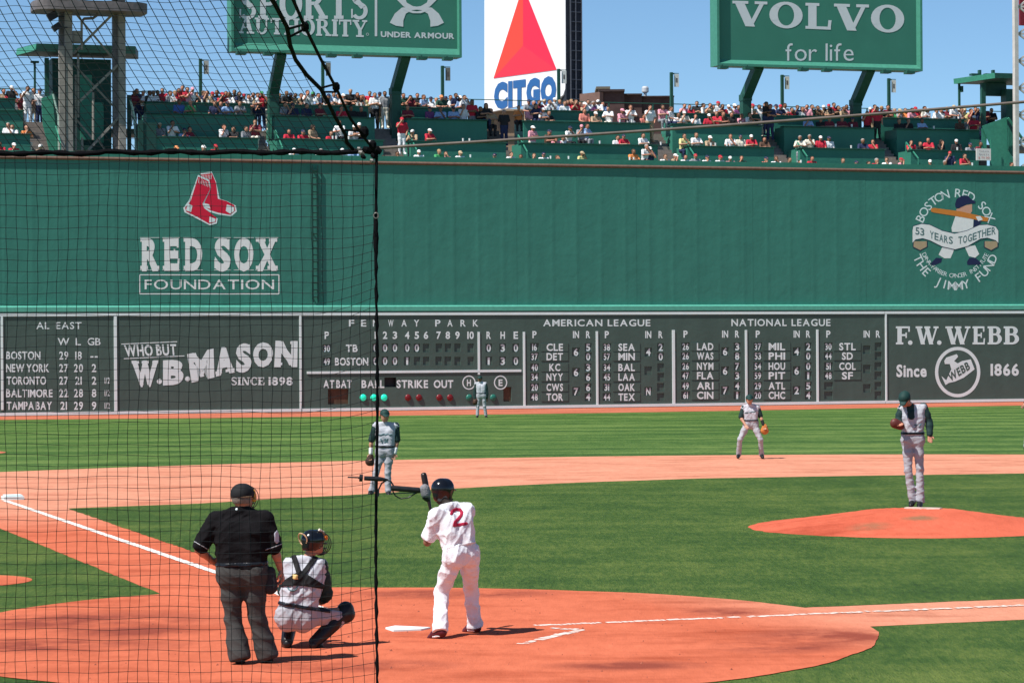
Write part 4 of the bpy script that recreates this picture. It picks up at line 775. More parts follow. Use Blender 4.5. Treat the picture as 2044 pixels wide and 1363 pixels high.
MB().pbox(160, 150, 184, 280, 4.95, 5.0).pbox(187, 205, 207, 285, 4.95, 5.0).build('door', m_ltgreen, lb_)
MB().pbox(68, 124, 72, 243, 5.6, 5.7).pbox(62, 122, 78, 126, 5.55, 5.75).build('lamp_post', m_dkgreen, lb_)
sw = empty('stair_side_wall', WP(tz(98, 298, 2.2)[0], 2.2, F0), 'pale green slanting stair wall beside the grey light tower', 'stair wall')
P = [px_wall(x, y, 2.6) for x, y in ((83, 196), (105, 190), (108, 230), (118, 305), (100, 305), (86, 250))]; MB().prism(P, -WN*0.12).build('panel', m_ltgreen, sw)
MB().tube([px_wall(x, y, 2.45) for x, y in ((106, 188), (117, 232), (118, 305))], 0.05, 6).build('handrail', M('handrail_pale', (0.35, 0.5, 0.42), 0.5), sw)
pt = empty('dark_partition', WP(tz(270, 298, 2.0)[0], 2.0, F0), 'dark green end partition with a pale rail just past the tower', 'partition')
MB().pbox(284, 245, 312, 305, 1.5, 3.4).pbox(255, 190, 262, 305, 2.6, 2.8).pbox(276, 240, 286, 305, 1.45, 1.55).build('panel', M('booth_dark_green', (0.012, 0.060, 0.048)), pt)
MB().tube([px_wall(x, y, 2.4) for x, y in ((260, 200), (268, 232), (272, 305))], 0.05, 6).build('handrail', M('handrail_pale', (0.35, 0.5, 0.42), 0.5), pt)
rb = empty('roofed_booth', WP(tz(1990, 300, 5)[0], 5.0, F1), 'green roofed booth with an open side next to the white lattice tower', 'booth')
a, b, c, d = px_wall(1905, 158, 6.0), px_wall(1987, 146, 3.6), px_wall(2030, 147, 3.6), px_wall(2030, 158, 6.0)
zt = (a[2]+b[2])/2; top = [np.array([*p[:2], z]) for p, z in ((a, a[2]), (b, b[2]), (c, b[2]), (d, a[2]))]
m = MB(); m.hexa([p-ZV*0.26 for p in top]+top); m.build('roof', m_dkgreen, rb)
MB().bar(top[0]-ZV*0.13-WD*0.02, top[1]-ZV*0.13-WD*0.02, 0.06, 0.27, 0, WN).build('fascia', m_ltgreen, rb)
[MB().pbox(*q).build('post', m_dkgreen, rb) for q in ((1960, 166, 1968, 250, 4.6, 4.8), (1914, 168, 1917.5, 250, 5.9, 6.0), (2009, 178, 2024, 300, 4.8, 5.4))]
MB().pbox(1967, 163, 2009, 192, 5.4, 5.6).build('hanging_panel', M('booth_panel', (0.022, 0.085, 0.075), 0.6), rb)
for x0, x1 in ((1940, 1955), (1968, 1982)): MB().pbox(x0, 147, x1, 151, 4.9, 5.2).pbox(x1, 140, x1+4, 151, 4.9, 5.1).build('roof_lamp', m_dkgreen, rb)
MB().pbox(1919, 172, 1923, 184, 5.8, 6.0).build('loudspeaker', m_dkgreen, rb)
ew = empty('stair_side_wall', WP(tz(1985, 330, 2)[0], 2.0, F0), 'pale green slanting stair wall beside the white lattice tower', 'stair wall')
for pts, w, mt in (([(1960, 252), (2010, 234), (2012, 300), (2032, 330), (2032, 345), (2000, 345)], 1.9, m_ltgreen), ([(1960, 256), (1970, 265), (1968, 345), (1960, 345)], 2.0, m_ltgreen), ([(1977, 278), (1999, 310), (1999, 345), (1976, 345)], 1.85, m_ltgreen), ([(2012, 250), (2030, 285), (2030, 325), (2014, 302)], 2.2, m_tier)):
    P = [px_wall(x, y, w) for x, y in pts]; MB().prism(P, -WN*0.04).build('panel', mt, ew)
MB().tube([px_wall(x, y, 1.7) for x, y in ((2012, 236), (2046, 285))], 0.07, 6).build('handrail', m_ltgreen, ew)
lt2 = empty('lattice_tower', WP(tz(2040, 300, 1.5)[0], 1.5, F0), 'white steel lattice tower with a dark red panel at the picture edge', 'lattice tower')
m_lat = M('lattice_white', (0.55, 0.52, 0.48), 0.6, 0.12, 3)
MB().pbox(2026, -60, 2033.5, 345, 1.2, 1.45).build('leg', m_lat, lt2); MB().pbox(2098, -60, 2107, 345, 1.2, 1.45).build('leg', m_lat, lt2)
for k in range(7):
    y = -40+54*k
    for q in ((2033, y, 2100, y+54), (2100, y, 2033, y+54), (2033, y, 2100, y)): MB().bar(px_wall(q[0], q[1], 1.3), px_wall(q[2], q[3], 1.3), 0.09, 0.09, 0).build('brace', m_lat, lt2)
MB().pbox(2036, -60, 2100, 52, 1.8, 1.95).build('red_panel', M('dark_red_panel', (0.20, 0.018, 0.03), 0.5, 0.1), lt2)
MB().pbox(2052, 60, 2068, 345, 1.9, 2.1).build('back_leg', m_tower2, lt2)
# notice fixed to the parapet
nb = empty('notice_board', WP(tz(1964, 320, 0.1)[0], 0.1, 11.74), 'white notice with blurred black and red lines above a small dark box', 'notice')
nb_ = MB().pbox(1949, 297, 1978, 320.5, 0.05, 0.10).build('board', M('notice_white', (0.72, 0.70, 0.67), 0.5, 0.03), nb)
ik = Ink(wall_plane(0.04)); ik.text('Seats', 1954, 1974, 306, 310, 0.0, 0); ik.text('$ 75 00', 1953, 1975, 313, 317, 0.0, 1); ik.text('Tickets', 1954, 1974, 300, 303.5, 0.0, 0); ik.build('lettering', [M('notice_grey', (0.25, 0.25, 0.3)), M('notice_red', (0.55, 0.12, 0.1))], nb_)
MB().pbox(1957, 321, 1970, 333, 0.06, 0.25).build('box', m_black, nb)
# four loudspeaker-like floods on the parapet are left to the crowd row
# ---------------------------------------------------------------- figures: smooth unions of tapered limbs, meshed by surface nets
CORN = np.array([(i, j, k) for i in (0, 1) for j in (0, 1) for k in (0, 1)])
EDG = [(a, b) for a in range(8) for b in range(a+1, 8) if abs(CORN[a]-CORN[b]).sum() == 1]
def snet(f, o, h):
    s = f < 0; n = np.array(f.shape)-1
    c = np.zeros(n, np.int8)
    for q in CORN: c += s[q[0]:q[0]+n[0], q[1]:q[1]+n[1], q[2]:q[2]+n[2]]
    I = np.argwhere((c > 0) & (c < 8))
    if not len(I): return np.zeros((0, 3)), []
    idx = np.full(n, -1, np.int64); idx[I[:, 0], I[:, 1], I[:, 2]] = np.arange(len(I))
    val = [f[I[:, 0]+q[0], I[:, 1]+q[1], I[:, 2]+q[2]] for q in CORN]
    acc = np.zeros((len(I), 3)); cnt = np.zeros(len(I))
    for a, b in EDG:
        m = (val[a] < 0) != (val[b] < 0); t = val[a][m]/(val[a][m]-val[b][m]); acc[m] += CORN[a]+(CORN[b]-CORN[a])*t[:, None]; cnt[m] += 1
    V = o+h*(I+acc/cnt[:, None]); out = []
    for ax in range(3):
        u, v = (ax+1) % 3, (ax+2) % 3
        S0 = np.moveaxis(s, ax, 0); m = S0[:-1] != S0[1:]; E = np.argwhere(m)
        full = np.zeros((len(E), 3), int); full[:, ax] = E[:, 0]; rest = [q for q in range(3) if q != ax]; full[:, rest[0]] = E[:, 1]; full[:, rest[1]] = E[:, 2]
        ok = (full[:, u] > 0) & (full[:, v] > 0) & (full[:, u] < n[u]) & (full[:, v] < n[v]); full = full[ok]
        ins = s[full[:, 0], full[:, 1], full[:, 2]]
        def cell(du, dv):
            q = full.copy(); q[:, u] += du; q[:, v] += dv; return idx[q[:, 0], q[:, 1], q[:, 2]]
        Q = np.stack([cell(-1, -1), cell(0, -1), cell(0, 0), cell(-1, 0)], 1); Q[~ins] = Q[~ins][:, ::-1]; out.append(Q[(Q >= 0).all(1)])
    return V, np.concatenate(out)
def nrm(v): v = np.asarray(v, float); return v/(np.linalg.norm(v)+1e-12)
def lerp(a, b, t): return np.asarray(a, float)*(1-t)+np.asarray(b, float)*t
class Fig:
    """one figure's sampling grid"""
    def __init__(s, pts, h, pad=0.22):
        P = np.array(pts); s.h = h; s.o = P.min(0)-pad; s.n = np.ceil((P.max(0)+pad-s.o)/h).astype(int)+1
        s.ax = [s.o[i]+h*np.arange(s.n[i]) for i in range(3)]
    def blank(s): return np.full(s.n, 0.5, np.float32)
    def _sub(s, lo, hi):
        a = np.clip(((lo-s.o)/s.h).astype(int), 0, s.n); b = np.clip(((hi-s.o)/s.h).astype(int)+2, 0, s.n)
        sl = tuple(slice(i, j) for i, j in zip(a, b)); X = np.stack(np.meshgrid(*[s.ax[i][sl[i]] for i in range(3)], indexing='ij'), -1); return sl, X
    def add(s, f, prims, k=0.03, grow=0.0):
        """prims: (a, b, ra, rb[, d, q]) tapered capsules, flattened by q along d"""
        for p in prims:
            a, b, ra, rb = np.asarray(p[0], float), np.asarray(p[1], float), p[2]+grow, p[3]+grow
            R = max(ra, rb)+k+0.05; sl, X = s._sub(np.minimum(a, b)-R, np.maximum(a, b)+R)
            if X.size == 0: continue
            ab_ = b-a; Y = X-a; q = 1.0
            if len(p) > 4:
                d, q = nrm(p[4]), p[5]; Y = Y+d*((Y@d)*(1/q-1))[..., None]; ab_ = ab_+d*((ab_@d)*(1/q-1))
            t = np.clip((Y@ab_)/(ab_@ab_+1e-9), 0, 1); D = np.linalg.norm(Y-t[..., None]*ab_, axis=-1)-(ra+(rb-ra)*t)
            if q < 1: D = D*(0.5+0.5*q)
            g = f[sl]; w = np.clip(0.5+0.5*(g-D)/k, 0, 1); f[sl] = g*(1-w)+D*w-k*w*(1-w)
        return f
    def half(s, p, n):
        """signed distance past the plane through p with normal n (positive outside, along n)"""
        n = nrm(n); return ((s.ax[0]-p[0])*n[0])[:, None, None]+((s.ax[1]-p[1])*n[1])[None, :, None]+((s.ax[2]-p[2])*n[2])[None, None, :]
    def px(s, segs, r, dmid):
        """a stroke seen in the photograph laid through the figure's near half: metres from it"""
        X = np.stack(np.meshgrid(*s.ax, indexing='ij'), -1)-CAM; dp = X@CF; u = PW/2+FPX*(X@CR)/dp; v = PH/2-FPX*(X@CU)/dp; g = np.full(s.n, 99.0)
        for (x0, y0), (x1, y1) in segs:
            ex, ey = x1-x0, y1-y0; t = np.clip(((u-x0)*ex+(v-y0)*ey)/(ex*ex+ey*ey+1e-9), 0, 1); g = np.minimum(g, np.hypot(u-x0-t*ex, v-y0-t*ey)-r)
        return np.maximum(g*dmid/FPX, dp-dmid).astype(np.float32)
    def folds(s, f, amp, wl=0.11, seed=0, zs=1.15):
        """cloth folds: warped waves, mostly across the limbs"""
        r = np.random.default_rng(seed); sl = f < 0.06; I = np.argwhere(sl); X = s.o+s.h*I; g = np.zeros(len(I))
        for i in range(7):
            k = r.normal(size=3); k[2] *= zs; k = nrm(k)*2*math.pi/(wl*r.uniform(0.7, 1.7)); wk = r.normal(size=3)*5
            w_ = np.sin(X@k+2.2*np.sin(X@wk+r.uniform(0, 6))+r.uniform(0, 6)); g += (1-np.abs(w_))**2-0.33
        f[sl] -= (amp*g*0.62).astype(np.float32); return f
    def mesh(s, f, name, mat, parent, smooth=True):
        V, Fc = snet(f, s.o, s.h); return mesh_obj(name, V, Fc, mat, parent, None, smooth)
def limb(a, m, b, ra, rm, rb): return [(a, m, ra, rm), (m, b, rm, rb)]
def hand_prims(w, d, n, size=1.0, curl=0.5, side=1):
    """palm and five separate fingers from wrist w along d; n: the way the palm faces; side: where the thumb leaves"""
    d, n = nrm(d), nrm(n); x = nrm(np.cross(d, n))*side; z = size; P = []
    c0, c1 = w+d*0.025*z, w+d*0.085*z
    P += [(w-d*0.02, c0, 0.028*z, 0.030*z, n, 0.65), (c0+x*0.014*z, c1+x*0.016*z, 0.026*z, 0.024*z, n, 0.55), (c0-x*0.014*z, c1-x*0.018*z, 0.026*z, 0.023*z, n, 0.55)]
    for i, (o, L) in enumerate(((0.032, 0.072), (0.011, 0.080), (-0.011, 0.075), (-0.032, 0.058))):
        k = c1+x*o*z; a1 = curl*(0.7+0.1*i); d1 = nrm(d*math.cos(a1)+n*math.sin(a1)+x*o*1.2); p1 = k+d1*L*0.5*z; a2 = curl*(1.7+0.15*i); d2 = nrm(d*math.cos(a2)+n*math.sin(a2)); p2 = p1+d2*L*0.32*z; a3 = curl*2.5; d3 = nrm(d*math.cos(a3)+n*math.sin(a3)); p3 = p2+d3*L*0.24*z
        P += [(k, p1, 0.0102*z, 0.0094*z), (p1, p2, 0.0094*z, 0.0086*z), (p2, p3, 0.0086*z, 0.0074*z)]
    t0 = c0+x*0.030*z; t1 = t0+nrm(x*0.75+d*0.6+n*0.3)*0.038*z; t2 = t1+nrm(x*0.25+d*0.9+n*0.5)*0.032*z
    return P+[(t0-x*0.012*z, t0, 0.018*z, 0.016*z), (t0, t1, 0.015*z, 0.012*z), (t1, t2, 0.012*z, 0.0095*z)]
class Person:
    """J: joints; face: where the head looks; up: the head's own up; fat: girth"""
    def __init__(s, name_label, base, J, face, h=0.01, fat=1.0, head=1.0, up=(0, 0, 1), group=None, hands=True):
        s.J = {k: np.asarray(v, float) for k, v in J.items()}; s.fat = fat; s.hs = head
        s.base = np.asarray(base, float); s.label, s.group = name_label, group
        s.face = nrm(face); u0 = nrm(up); s.side = nrm(np.cross(s.face, u0)); s.hup = np.cross(s.side, s.face)
        J = s.J; s.shc = (J['shL']+J['shR'])/2; s.hpc = (J['hipL']+J['hipR'])/2; s.spine = nrm(s.shc-s.hpc); s.lat = nrm(J['shR']-J['shL']); s.dep = nrm(np.cross(s.lat, s.spine)); s.plat = nrm(J['hipR']-J['hipL'])
        s.F = Fig(list(s.J.values()), h); s.fields = {}; s.objs = {}
        s.hands = hands
    # --- primitive groups
    def head_prims(s):
        c, f, u, x, k = s.J['head'], s.face, s.hup, s.side, s.hs
        return [(c-f*0.025*k+u*0.025*k, c+f*0.030*k+u*0.02*k, 0.082*k, 0.078*k), (c-f*0.03*k-u*0.015*k, c+f*0.035*k-u*0.02*k, 0.072*k, 0.066*k), (c+f*0.045*k-u*0.055*k, c+f*0.065*k-u*0.088*k, 0.048*k, 0.028*k),
                (c+x*0.02*k-u*0.06*k, c+f*0.05*k+x*0.03*k-u*0.07*k, 0.045*k, 0.035*k), (c-x*0.02*k-u*0.06*k, c+f*0.05*k-x*0.03*k-u*0.07*k, 0.045*k, 0.035*k)]
    def head_detail(s):
        c, f, u, x, k = s.J['head'], s.face, s.hup, s.side, s.hs
        return [(c+f*0.098*k+u*0.012*k, c+f*0.116*k-u*0.024*k, 0.010*k, 0.016*k), (c+f*0.094*k+u*0.028*k-x*0.04*k, c+f*0.094*k+u*0.028*k+x*0.04*k, 0.012*k, 0.012*k), (c+f*0.092*k-u*0.055*k-x*0.016*k, c+f*0.092*k-u*0.055*k+x*0.016*k, 0.010*k, 0.010*k)]+[
                (c+x*e*0.080*k-f*0.008*k+u*0.018*k, c+x*e*0.080*k-f*0.004*k-u*0.022*k, 0.022*k, 0.016*k, x, 0.45) for e in (-1, 1)]
    def neck_prims(s):
        return [(s.J['head']-s.hup*0.06*s.hs-s.face*0.01, lerp(s.shc, s.J['neck'], 0.7), 0.056*s.hs, 0.046)]
    def torso_prims(s, g=0.0):
        J, q = s.J, s.fat; L, R = J['shL'], J['shR']; dn = -s.spine; lat = s.lat; bel = s.dep*(0.0)
        cw = np.linalg.norm(R-L)/2; c = s.shc; H = np.linalg.norm(s.shc-s.hpc); hw = np.linalg.norm(J['hipR']-J['hipL'])/2
        A = lambda t, wd, off=0.0: (c+dn*H*t-lat*wd+s.dep*off, c+dn*H*t+lat*wd+s.dep*off)
        P = [(*A(0.14, cw*0.48), 0.075*q, 0.075*q), (*A(0.30, cw*0.50), 0.098*q, 0.098*q), (*A(0.52, cw*0.42), 0.098*q, 0.098*q), (*A(0.78, cw*0.38), 0.098*q, 0.098*q)]
        P += [(A(0.25, cw*0.45)[i], A(0.80, cw*0.36)[i], 0.098*q, 0.096*q) for i in (0, 1)]
        P += [(J['neck']+dn*0.015, L+dn*0.01, 0.045, 0.050), (J['neck']+dn*0.015, R+dn*0.01, 0.045, 0.050), (L, lerp(L, c, 0.35)+dn*0.08, 0.058, 0.075*q), (R, lerp(R, c, 0.35)+dn*0.08, 0.058, 0.075*q)]
        return P
    def pelvis_prims(s):
        J, q = s.J, s.fat
        up = s.spine*0.09
        return [(J['hipL']+up*0.6, J['hipR']+up*0.6, 0.098*q, 0.098*q), (J['hipL'], J['hipR'], 0.100*q, 0.100*q), (J['hipL']-up*0.3, J['hipL'], 0.094*q, 0.094*q), (J['hipR']-up*0.3, J['hipR'], 0.094*q, 0.094*q)]
    def arm_prims(s, e, upto=1.0, r=(0.056, 0.044, 0.030)):
        a, m, b = s.J['sh'+e], s.J['el'+e], s.J['wr'+e]
        if upto < 0.5: return [(a, lerp(a, m, upto*2), r[0], r[0]*0.94)]
        fm = lerp(m, b, 0.28)
        return [(a, lerp(a, m, 0.5), r[0], r[0]*0.93), (lerp(a, m, 0.5), m, r[0]*0.93, r[1]*0.93), (m, fm, r[1]*0.93, r[1]), (fm, lerp(m, b, min(1, (upto-0.5)*2)), r[1], r[2] if upto >= 1 else r[1]*0.85)]
    def leg_prims(s, e, q=1.0):
        h, k, a = s.J['hip'+e], s.J['kn'+e], s.J['an'+e]; bk = nrm(np.cross(nrm(k-h), s.plat)); sg = 1 if bk@s.dep > 0 else -1
        cf = lerp(k, a, 0.30)
        return [(h, lerp(h, k, 0.45), 0.088*q, 0.078*q), (lerp(h, k, 0.45), k, 0.078*q, 0.056*q), (k, cf, 0.054*q, 0.057*q), (cf, a, 0.057*q, 0.038*q)]
    def foot_prims(s, e, g=0.0):
        a, t = s.J['an'+e], s.J['to'+e]; d = t-a; fl = np.array([d[0], d[1], 0.0]); fd = nrm(d); dn = np.array([0, 0, -1.0]); hl = a-fd*0.035+dn*0.0
        b = lerp(a, t, 0.6)
        return [(hl+dn*0.035, a+dn*0.02, 0.036+g, 0.040+g), (a+dn*0.015, b, 0.042+g, 0.040+g), (b, t, 0.042+g, 0.030+g), (hl+dn*0.045, t, 0.030+g, 0.026+g)]
    def hand_of(s, e, d=None, n=None, curl=0.5, side=1, size=1.0):
        w = s.J['wr'+e]; d = nrm(w-s.J['el'+e]) if d is None else d; n = s.dep if n is None else n
        return hand_prims(w, d, n, size, curl, side)
    # --- build
    def body(s, skin, hand_l, hand_r, eyes=False):
        F = s.F; f = F.blank()
        F.add(f, s.head_prims(), 0.035); F.add(f, s.head_detail(), 0.012); F.add(f, s.neck_prims(), 0.03); F.add(f, [(*p[:2], p[2]-0.026, p[3]-0.026, *p[4:]) for p in s.torso_prims()+s.pelvis_prims()], 0.04)
        for e in 'LR':
            F.add(f, s.arm_prims(e, 1.0, (0.050, 0.041, 0.028)), 0.02); F.add(f, s.leg_prims(e, 0.86), 0.03); F.add(f, s.foot_prims(e, -0.012), 0.02)
        if eyes:
            c, q, u, x, k = s.J['head'], s.face, s.hup, s.side, s.hs
            for e in (-1, 1):
                g = F.add(F.blank(), [(c+q*0.104*k+u*0.008*k+x*e*0.034*k, c+q*0.104*k+u*0.008*k+x*e*0.030*k, 0.015*k, 0.015*k)], 0.002); np.maximum(f, -g, out=f)
        hf = F.blank()
        for hp in (hand_l, hand_r):
            if hp: F.add(hf, hp, 0.006)
        w = np.clip(0.5+0.5*(f-hf)/0.008, 0, 1); f = f*(1-w)+hf*w-0.008*w*(1-w)
        V, Fc = snet(f, F.o, F.h)
        me = bpy.data.meshes.new('person'); me.from_pydata((V-s.base).tolist(), [], Fc.tolist()); me.materials.append(skin); me.polygons.foreach_set('use_smooth', [True]*len(me.polygons))
        o = bpy.data.objects.new('person', me); COL.objects.link(o); o.location = tuple(s.base); tag(o, s.label, 'person', s.group); s.root = o; s.fields['body'] = f
        return o
    def wear(s, f, name, mat, under=None):
        o = s.F.mesh(f, name, mat, s.objs.get(under, s.root)); s.objs[name] = o; return o
    def shirt(s, name, mat, sleeve=(0.42, 0.42), grow=0.014, amp=0.006, seed=1, hem=0.95, vest=False, sl_r=0.070, cut=None, wl=0.12):
        F = s.F; f = F.blank(); F.add(f, s.torso_prims(), 0.04, grow)
        if not vest:
            for e, u in zip('LR', sleeve):
                if u: F.add(f, s.arm_prims(e, u, (sl_r, sl_r*0.86, sl_r*0.62)), 0.035, 0.006)
        F.folds(f, amp, wl, seed)
        if cut is not None: f = np.maximum(f, cut)
        nk = F.half(s.J['neck']+s.spine*0.015, s.spine); f = np.maximum(f, nk)
        H = np.linalg.norm(s.shc-s.hpc); hemf = F.half(s.shc-s.spine*H*hem, -s.spine); f = np.maximum(f, hemf)
        s.fields[name] = f; s.wear(f, name, mat); return f
    def trousers(s, mat, q=1.0, grow=0.014, amp=0.007, seed=2, wl=0.13, top=0.14, cuff=0.02, flare=0.0):
        F = s.F; f = F.blank(); F.add(f, s.pelvis_prims(), 0.04, grow)
        for e in 'LR':
            lp = s.leg_prims(e, q)
            if flare: k = lp[2][0]; a = lp[3][1]; lp = lp[:2]+[(k, a, lp[2][2]*1.05, 0.056*q+flare)]
            F.add(f, lp, 0.03, grow)
        F.folds(f, amp, wl, seed)
        f = np.maximum(f, F.half(s.hpc+s.spine*top, s.spine))
        for e in 'LR':
            a, k = s.J['an'+e], s.J['kn'+e]; d = nrm(a-k); g = F.half(a+d*cuff, d); near = F.add(F.blank(), [(a-d*0.06, a+d*0.2, 0.13, 0.16)], 0.01)
            f = np.where(near < 0, np.maximum(f, g), f)
        s.fields['trousers'] = f; s.wear(f, 'trousers', mat); return f
    def belt(s, mat, at=0.125, wd=0.022, off=0.008, base=None):
        F = s.F; b = np.minimum(s.fields.get('trousers'), base if base is not None else s.fields['trousers'])-off
        f = np.maximum(b, np.abs(F.half(s.hpc+s.spine*at, s.spine))-wd); f = np.maximum(f, F.add(F.blank(), [(s.hpc+s.spine*at-s.plat*0.10, s.hpc+s.spine*at+s.plat*0.10, 0.19*s.fat, 0.19*s.fat)], 0.01)); s.wear(f, 'belt', mat); return f
    def shoes(s, mat, sole=None):
        for e in 'LR':
            f = s.F.add(s.F.blank(), s.foot_prims(e, 0.004), 0.025); s.wear(f, 'shoe', mat)
    def cap(s, mat, bim=True, r=0.108, low=0.018, hairmat=None, brim_mat=None, tilt=0.0):
        F = s.F; c, f_, u, x, k = s.J['head'], s.face, s.hup, s.side, s.hs
        f = F.add(F.blank(), [(c-f_*0.022*k+u*0.03*k, c+f_*0.022*k+u*0.03*k, r*k*0.90, r*k*0.88)], 0.01); f = np.maximum(f, F.half(c+u*low*k, -(u+f_*tilt)))
        if bim: F.add(f, [(c+f_*0.085*k+u*0.030*k, c+f_*0.150*k+u*0.012*k, 0.070*k, 0.052*k, u, 0.14)], 0.012)
        s.wear(f, 'cap', mat)
        if hairmat:
            b = s.fields['body']-0.008; g = np.maximum(np.maximum(b, F.half(c+f_*0.012*k, f_)), F.half(c-u*0.062*k, -u)); g = np.maximum(g, F.half(c+u*0.03*k, u)); s.wear(g, 'hair', hairmat)
    def on(s, base, f, off, name, mat, under=None):
        """a band, strap or numeral: the part of f that lies on the garment's surface"""
        g = np.maximum(base-off, f); return s.wear(g, name, mat, under)
def PX(x, y, d): return at_depth(x, y, d)
RT, UPV, AWAY = CR, CU, CF
def F_px(p, segs, r, dm): return p.F.px(segs, r, dm)
def joints(d0, **k): return {n: PX(v[0], v[1], d0+(v[2] if len(v) > 2 else 0)) for n, v in k.items()}
m_skin = M('skin', (0.42, 0.215, 0.135), 0.5, 0.08, 20); m_skin2 = M('sunburnt_skin', (0.46, 0.20, 0.125), 0.5, 0.1, 20); m_skin3 = M('brown_skin', (0.22, 0.105, 0.06), 0.5, 0.1, 20)
m_umpshirt = M('black_shirt', (0.009, 0.008, 0.009), 0.9, 0.15, 20, 0.004, 60, spec=0.08); m_umptr = M('charcoal_trousers', (0.045, 0.044, 0.041), 0.8, 0.12, 12, 0.003, 90)
m_wjersey = M('white_jersey', (0.74, 0.74, 0.77), 0.75, 0.03, 10, 0.004, 40); m_gjersey = M('grey_jersey', (0.45, 0.46, 0.50), 0.75, 0.05, 10, 0.004, 40); m_gtr = M('grey_trousers', (0.35, 0.355, 0.385), 0.75, 0.06, 10, 0.004, 40)
m_under = M('dark_green_undershirt', (0.010, 0.032, 0.030), 0.75, 0.15, 12); m_capg = M('dark_green_cap', (0.006, 0.036, 0.031), 0.7, 0.1, 12); m_belt = M('black_belt', (0.010, 0.012, 0.018), 0.35, 0.1)
m_blackc = M('black_cloth', (0.010, 0.010, 0.011), 0.8, 0.1); m_gloss = M('glossy_black_helmet', (0.006, 0.007, 0.010), 0.16, 0.05, 5, spec=0.5); m_leather = M('dark_leather', (0.05, 0.022, 0.012), 0.55, 0.2, 15); m_leather2 = M('tan_leather', (0.45, 0.155, 0.035), 0.55, 0.15, 15); m_leather3 = M('reddish_leather', (0.11, 0.025, 0.02), 0.5, 0.15, 15)
m_shoeb = M('black_shoe', (0.012, 0.012, 0.013), 0.4, 0.15, 15); m_hairg = M('grey_hair', (0.22, 0.18, 0.15), 0.8, 0.2, 40); m_hairb = M('dark_hair', (0.02, 0.014, 0.010), 0.7, 0.2, 40); m_redcloth = M('red_numeral', (0.36, 0.012, 0.045), 0.8, 0.05); m_green_num = M('green_numeral', (0.10, 0.17, 0.19), 0.8, 0.1); m_wband = M('white_wristband', (0.75, 0.75, 0.75), 0.8, 0.05)
m_gold = M('yellow_pad', (0.72, 0.33, 0.03), 0.5, 0.1); m_steel = M('mask_wire', (0.03, 0.03, 0.032), 0.4, 0.1); m_redshoe = M('red_shoe', (0.085, 0.010, 0.014), 0.4, 0.1); m_bat = M('black_bat', (0.018, 0.012, 0.010), 0.3, 0.1, 8)
Z = np.array([0, 0, 1.0])
# ------------- plate umpire
d = 26.45
J = joints(d, head=(484, 992, 0.02), neck=(482, 1013), shL=(431, 1037), shR=(530, 1038), elL=(397, 1096, -0.03), wrL=(425, 1120, 0.10), elR=(549, 1098, 0.02), wrR=(560, 1137, 0.08), hipL=(463, 1146), hipR=(505, 1146), knL=(465, 1238, 0.03), knR=(514, 1236, 0.03), anL=(478, 1308, -0.05), anR=(533, 1305, 0.05), toL=(480, 1322, 0.10), toR=(538, 1314, 0.22))
p = Person('umpire in a black shirt and charcoal trousers standing behind the catcher, hand on hip', on_ground(505, 1322), J, AWAY+RT*0.55, 0.0085, 1.36, 1.0)
J = p.J
p.body(m_skin2, p.hand_of('L', nrm(RT*0.8+AWAY*0.5-Z*0.2), -Z*0.3-AWAY, 0.5, -1, 1.05), p.hand_of('R', -Z+RT*0.25, -RT+AWAY*0.2, 0.7, -1, 1.05))
f = p.shirt('shirt', m_umpshirt, (0.43, 0.43), 0.018, 0.008, 3, 0.90, sl_r=0.084, wl=0.22); p.trousers(m_umptr, 1.19, 0.016, 0.009, 12, 0.34, 0.15, 0.045, 0.030); p.belt(m_belt, 0.105, 0.019, 0.006, f)
p.shoes(m_shoeb); p.cap(m_blackc, False, 0.116, -0.004, m_hairg)
for e in 'LR':                                           # pale piping at the sleeve ends, a patch on one sleeve
    a, m_ = J['sh'+e], J['el'+e]; dd = nrm(m_-a); q = lerp(a, m_, 0.86); g = np.maximum(np.abs(p.F.half(q, dd))-0.006, p.F.add(p.F.blank(), [(q-dd*0.02, q+dd*0.02, 0.13, 0.13)], 0.01)); p.on(f, g, 0.004, 'sleeve_trim', M('grey_trim', (0.35, 0.35, 0.36), 0.8), 'shirt')
q = lerp(J['shR'], J['elR'], 0.55)+RT*0.06-AWAY*0.05; p.on(f, p.F.add(p.F.blank(), [(q+Z*0.03, q-Z*0.03, 0.035, 0.03)], 0.01), 0.006, 'sleeve_patch', M('patch_grey', (0.45, 0.46, 0.52), 0.8), 'shirt')
q = PX(471, 1017, d-0.12); p.on(f, p.F.add(p.F.blank(), [(q-RT*0.02, q+RT*0.015, 0.014, 0.014), (q, q+AWAY*0.12, 0.014, 0.014)], 0.005), 0.006, 'collar_emblem', m_white, 'shirt')
q0, q1 = PX(456, 1112, d-0.2), PX(476, 1111, d-0.2); p.on(np.minimum(p.fields['trousers'], f), p.F.add(p.F.blank(), [(q0, q1, 0.02, 0.02), (q0+AWAY*0.1, q1+AWAY*0.1, 0.02, 0.02)], 0.005), 0.020, 'belt_card', m_chalk)
q = PX(539, 1160, d+0.0); bg_ = p.F.add(p.F.blank(), [(q+Z*0.09, q-Z*0.05, 0.055, 0.075, AWAY, 0.8)], 0.03); p.wear(bg_, 'ball_bag', M('ball_bag_cloth', (0.025, 0.024, 0.026), 0.85, 0.1))
c = J['head']; fv, sv, uv = p.face, p.side, p.hup
m = MB(); 
for k in range(-3, 4):
    P = [c+fv*(0.055+0.095*math.cos(a))+uv*(0.118*math.sin(a)-0.01)+sv*k*0.028*math.cos(a*0.9) for a in np.linspace(-1.45, 1.45, 11)]; m.tube(P, 0.0042, 5)
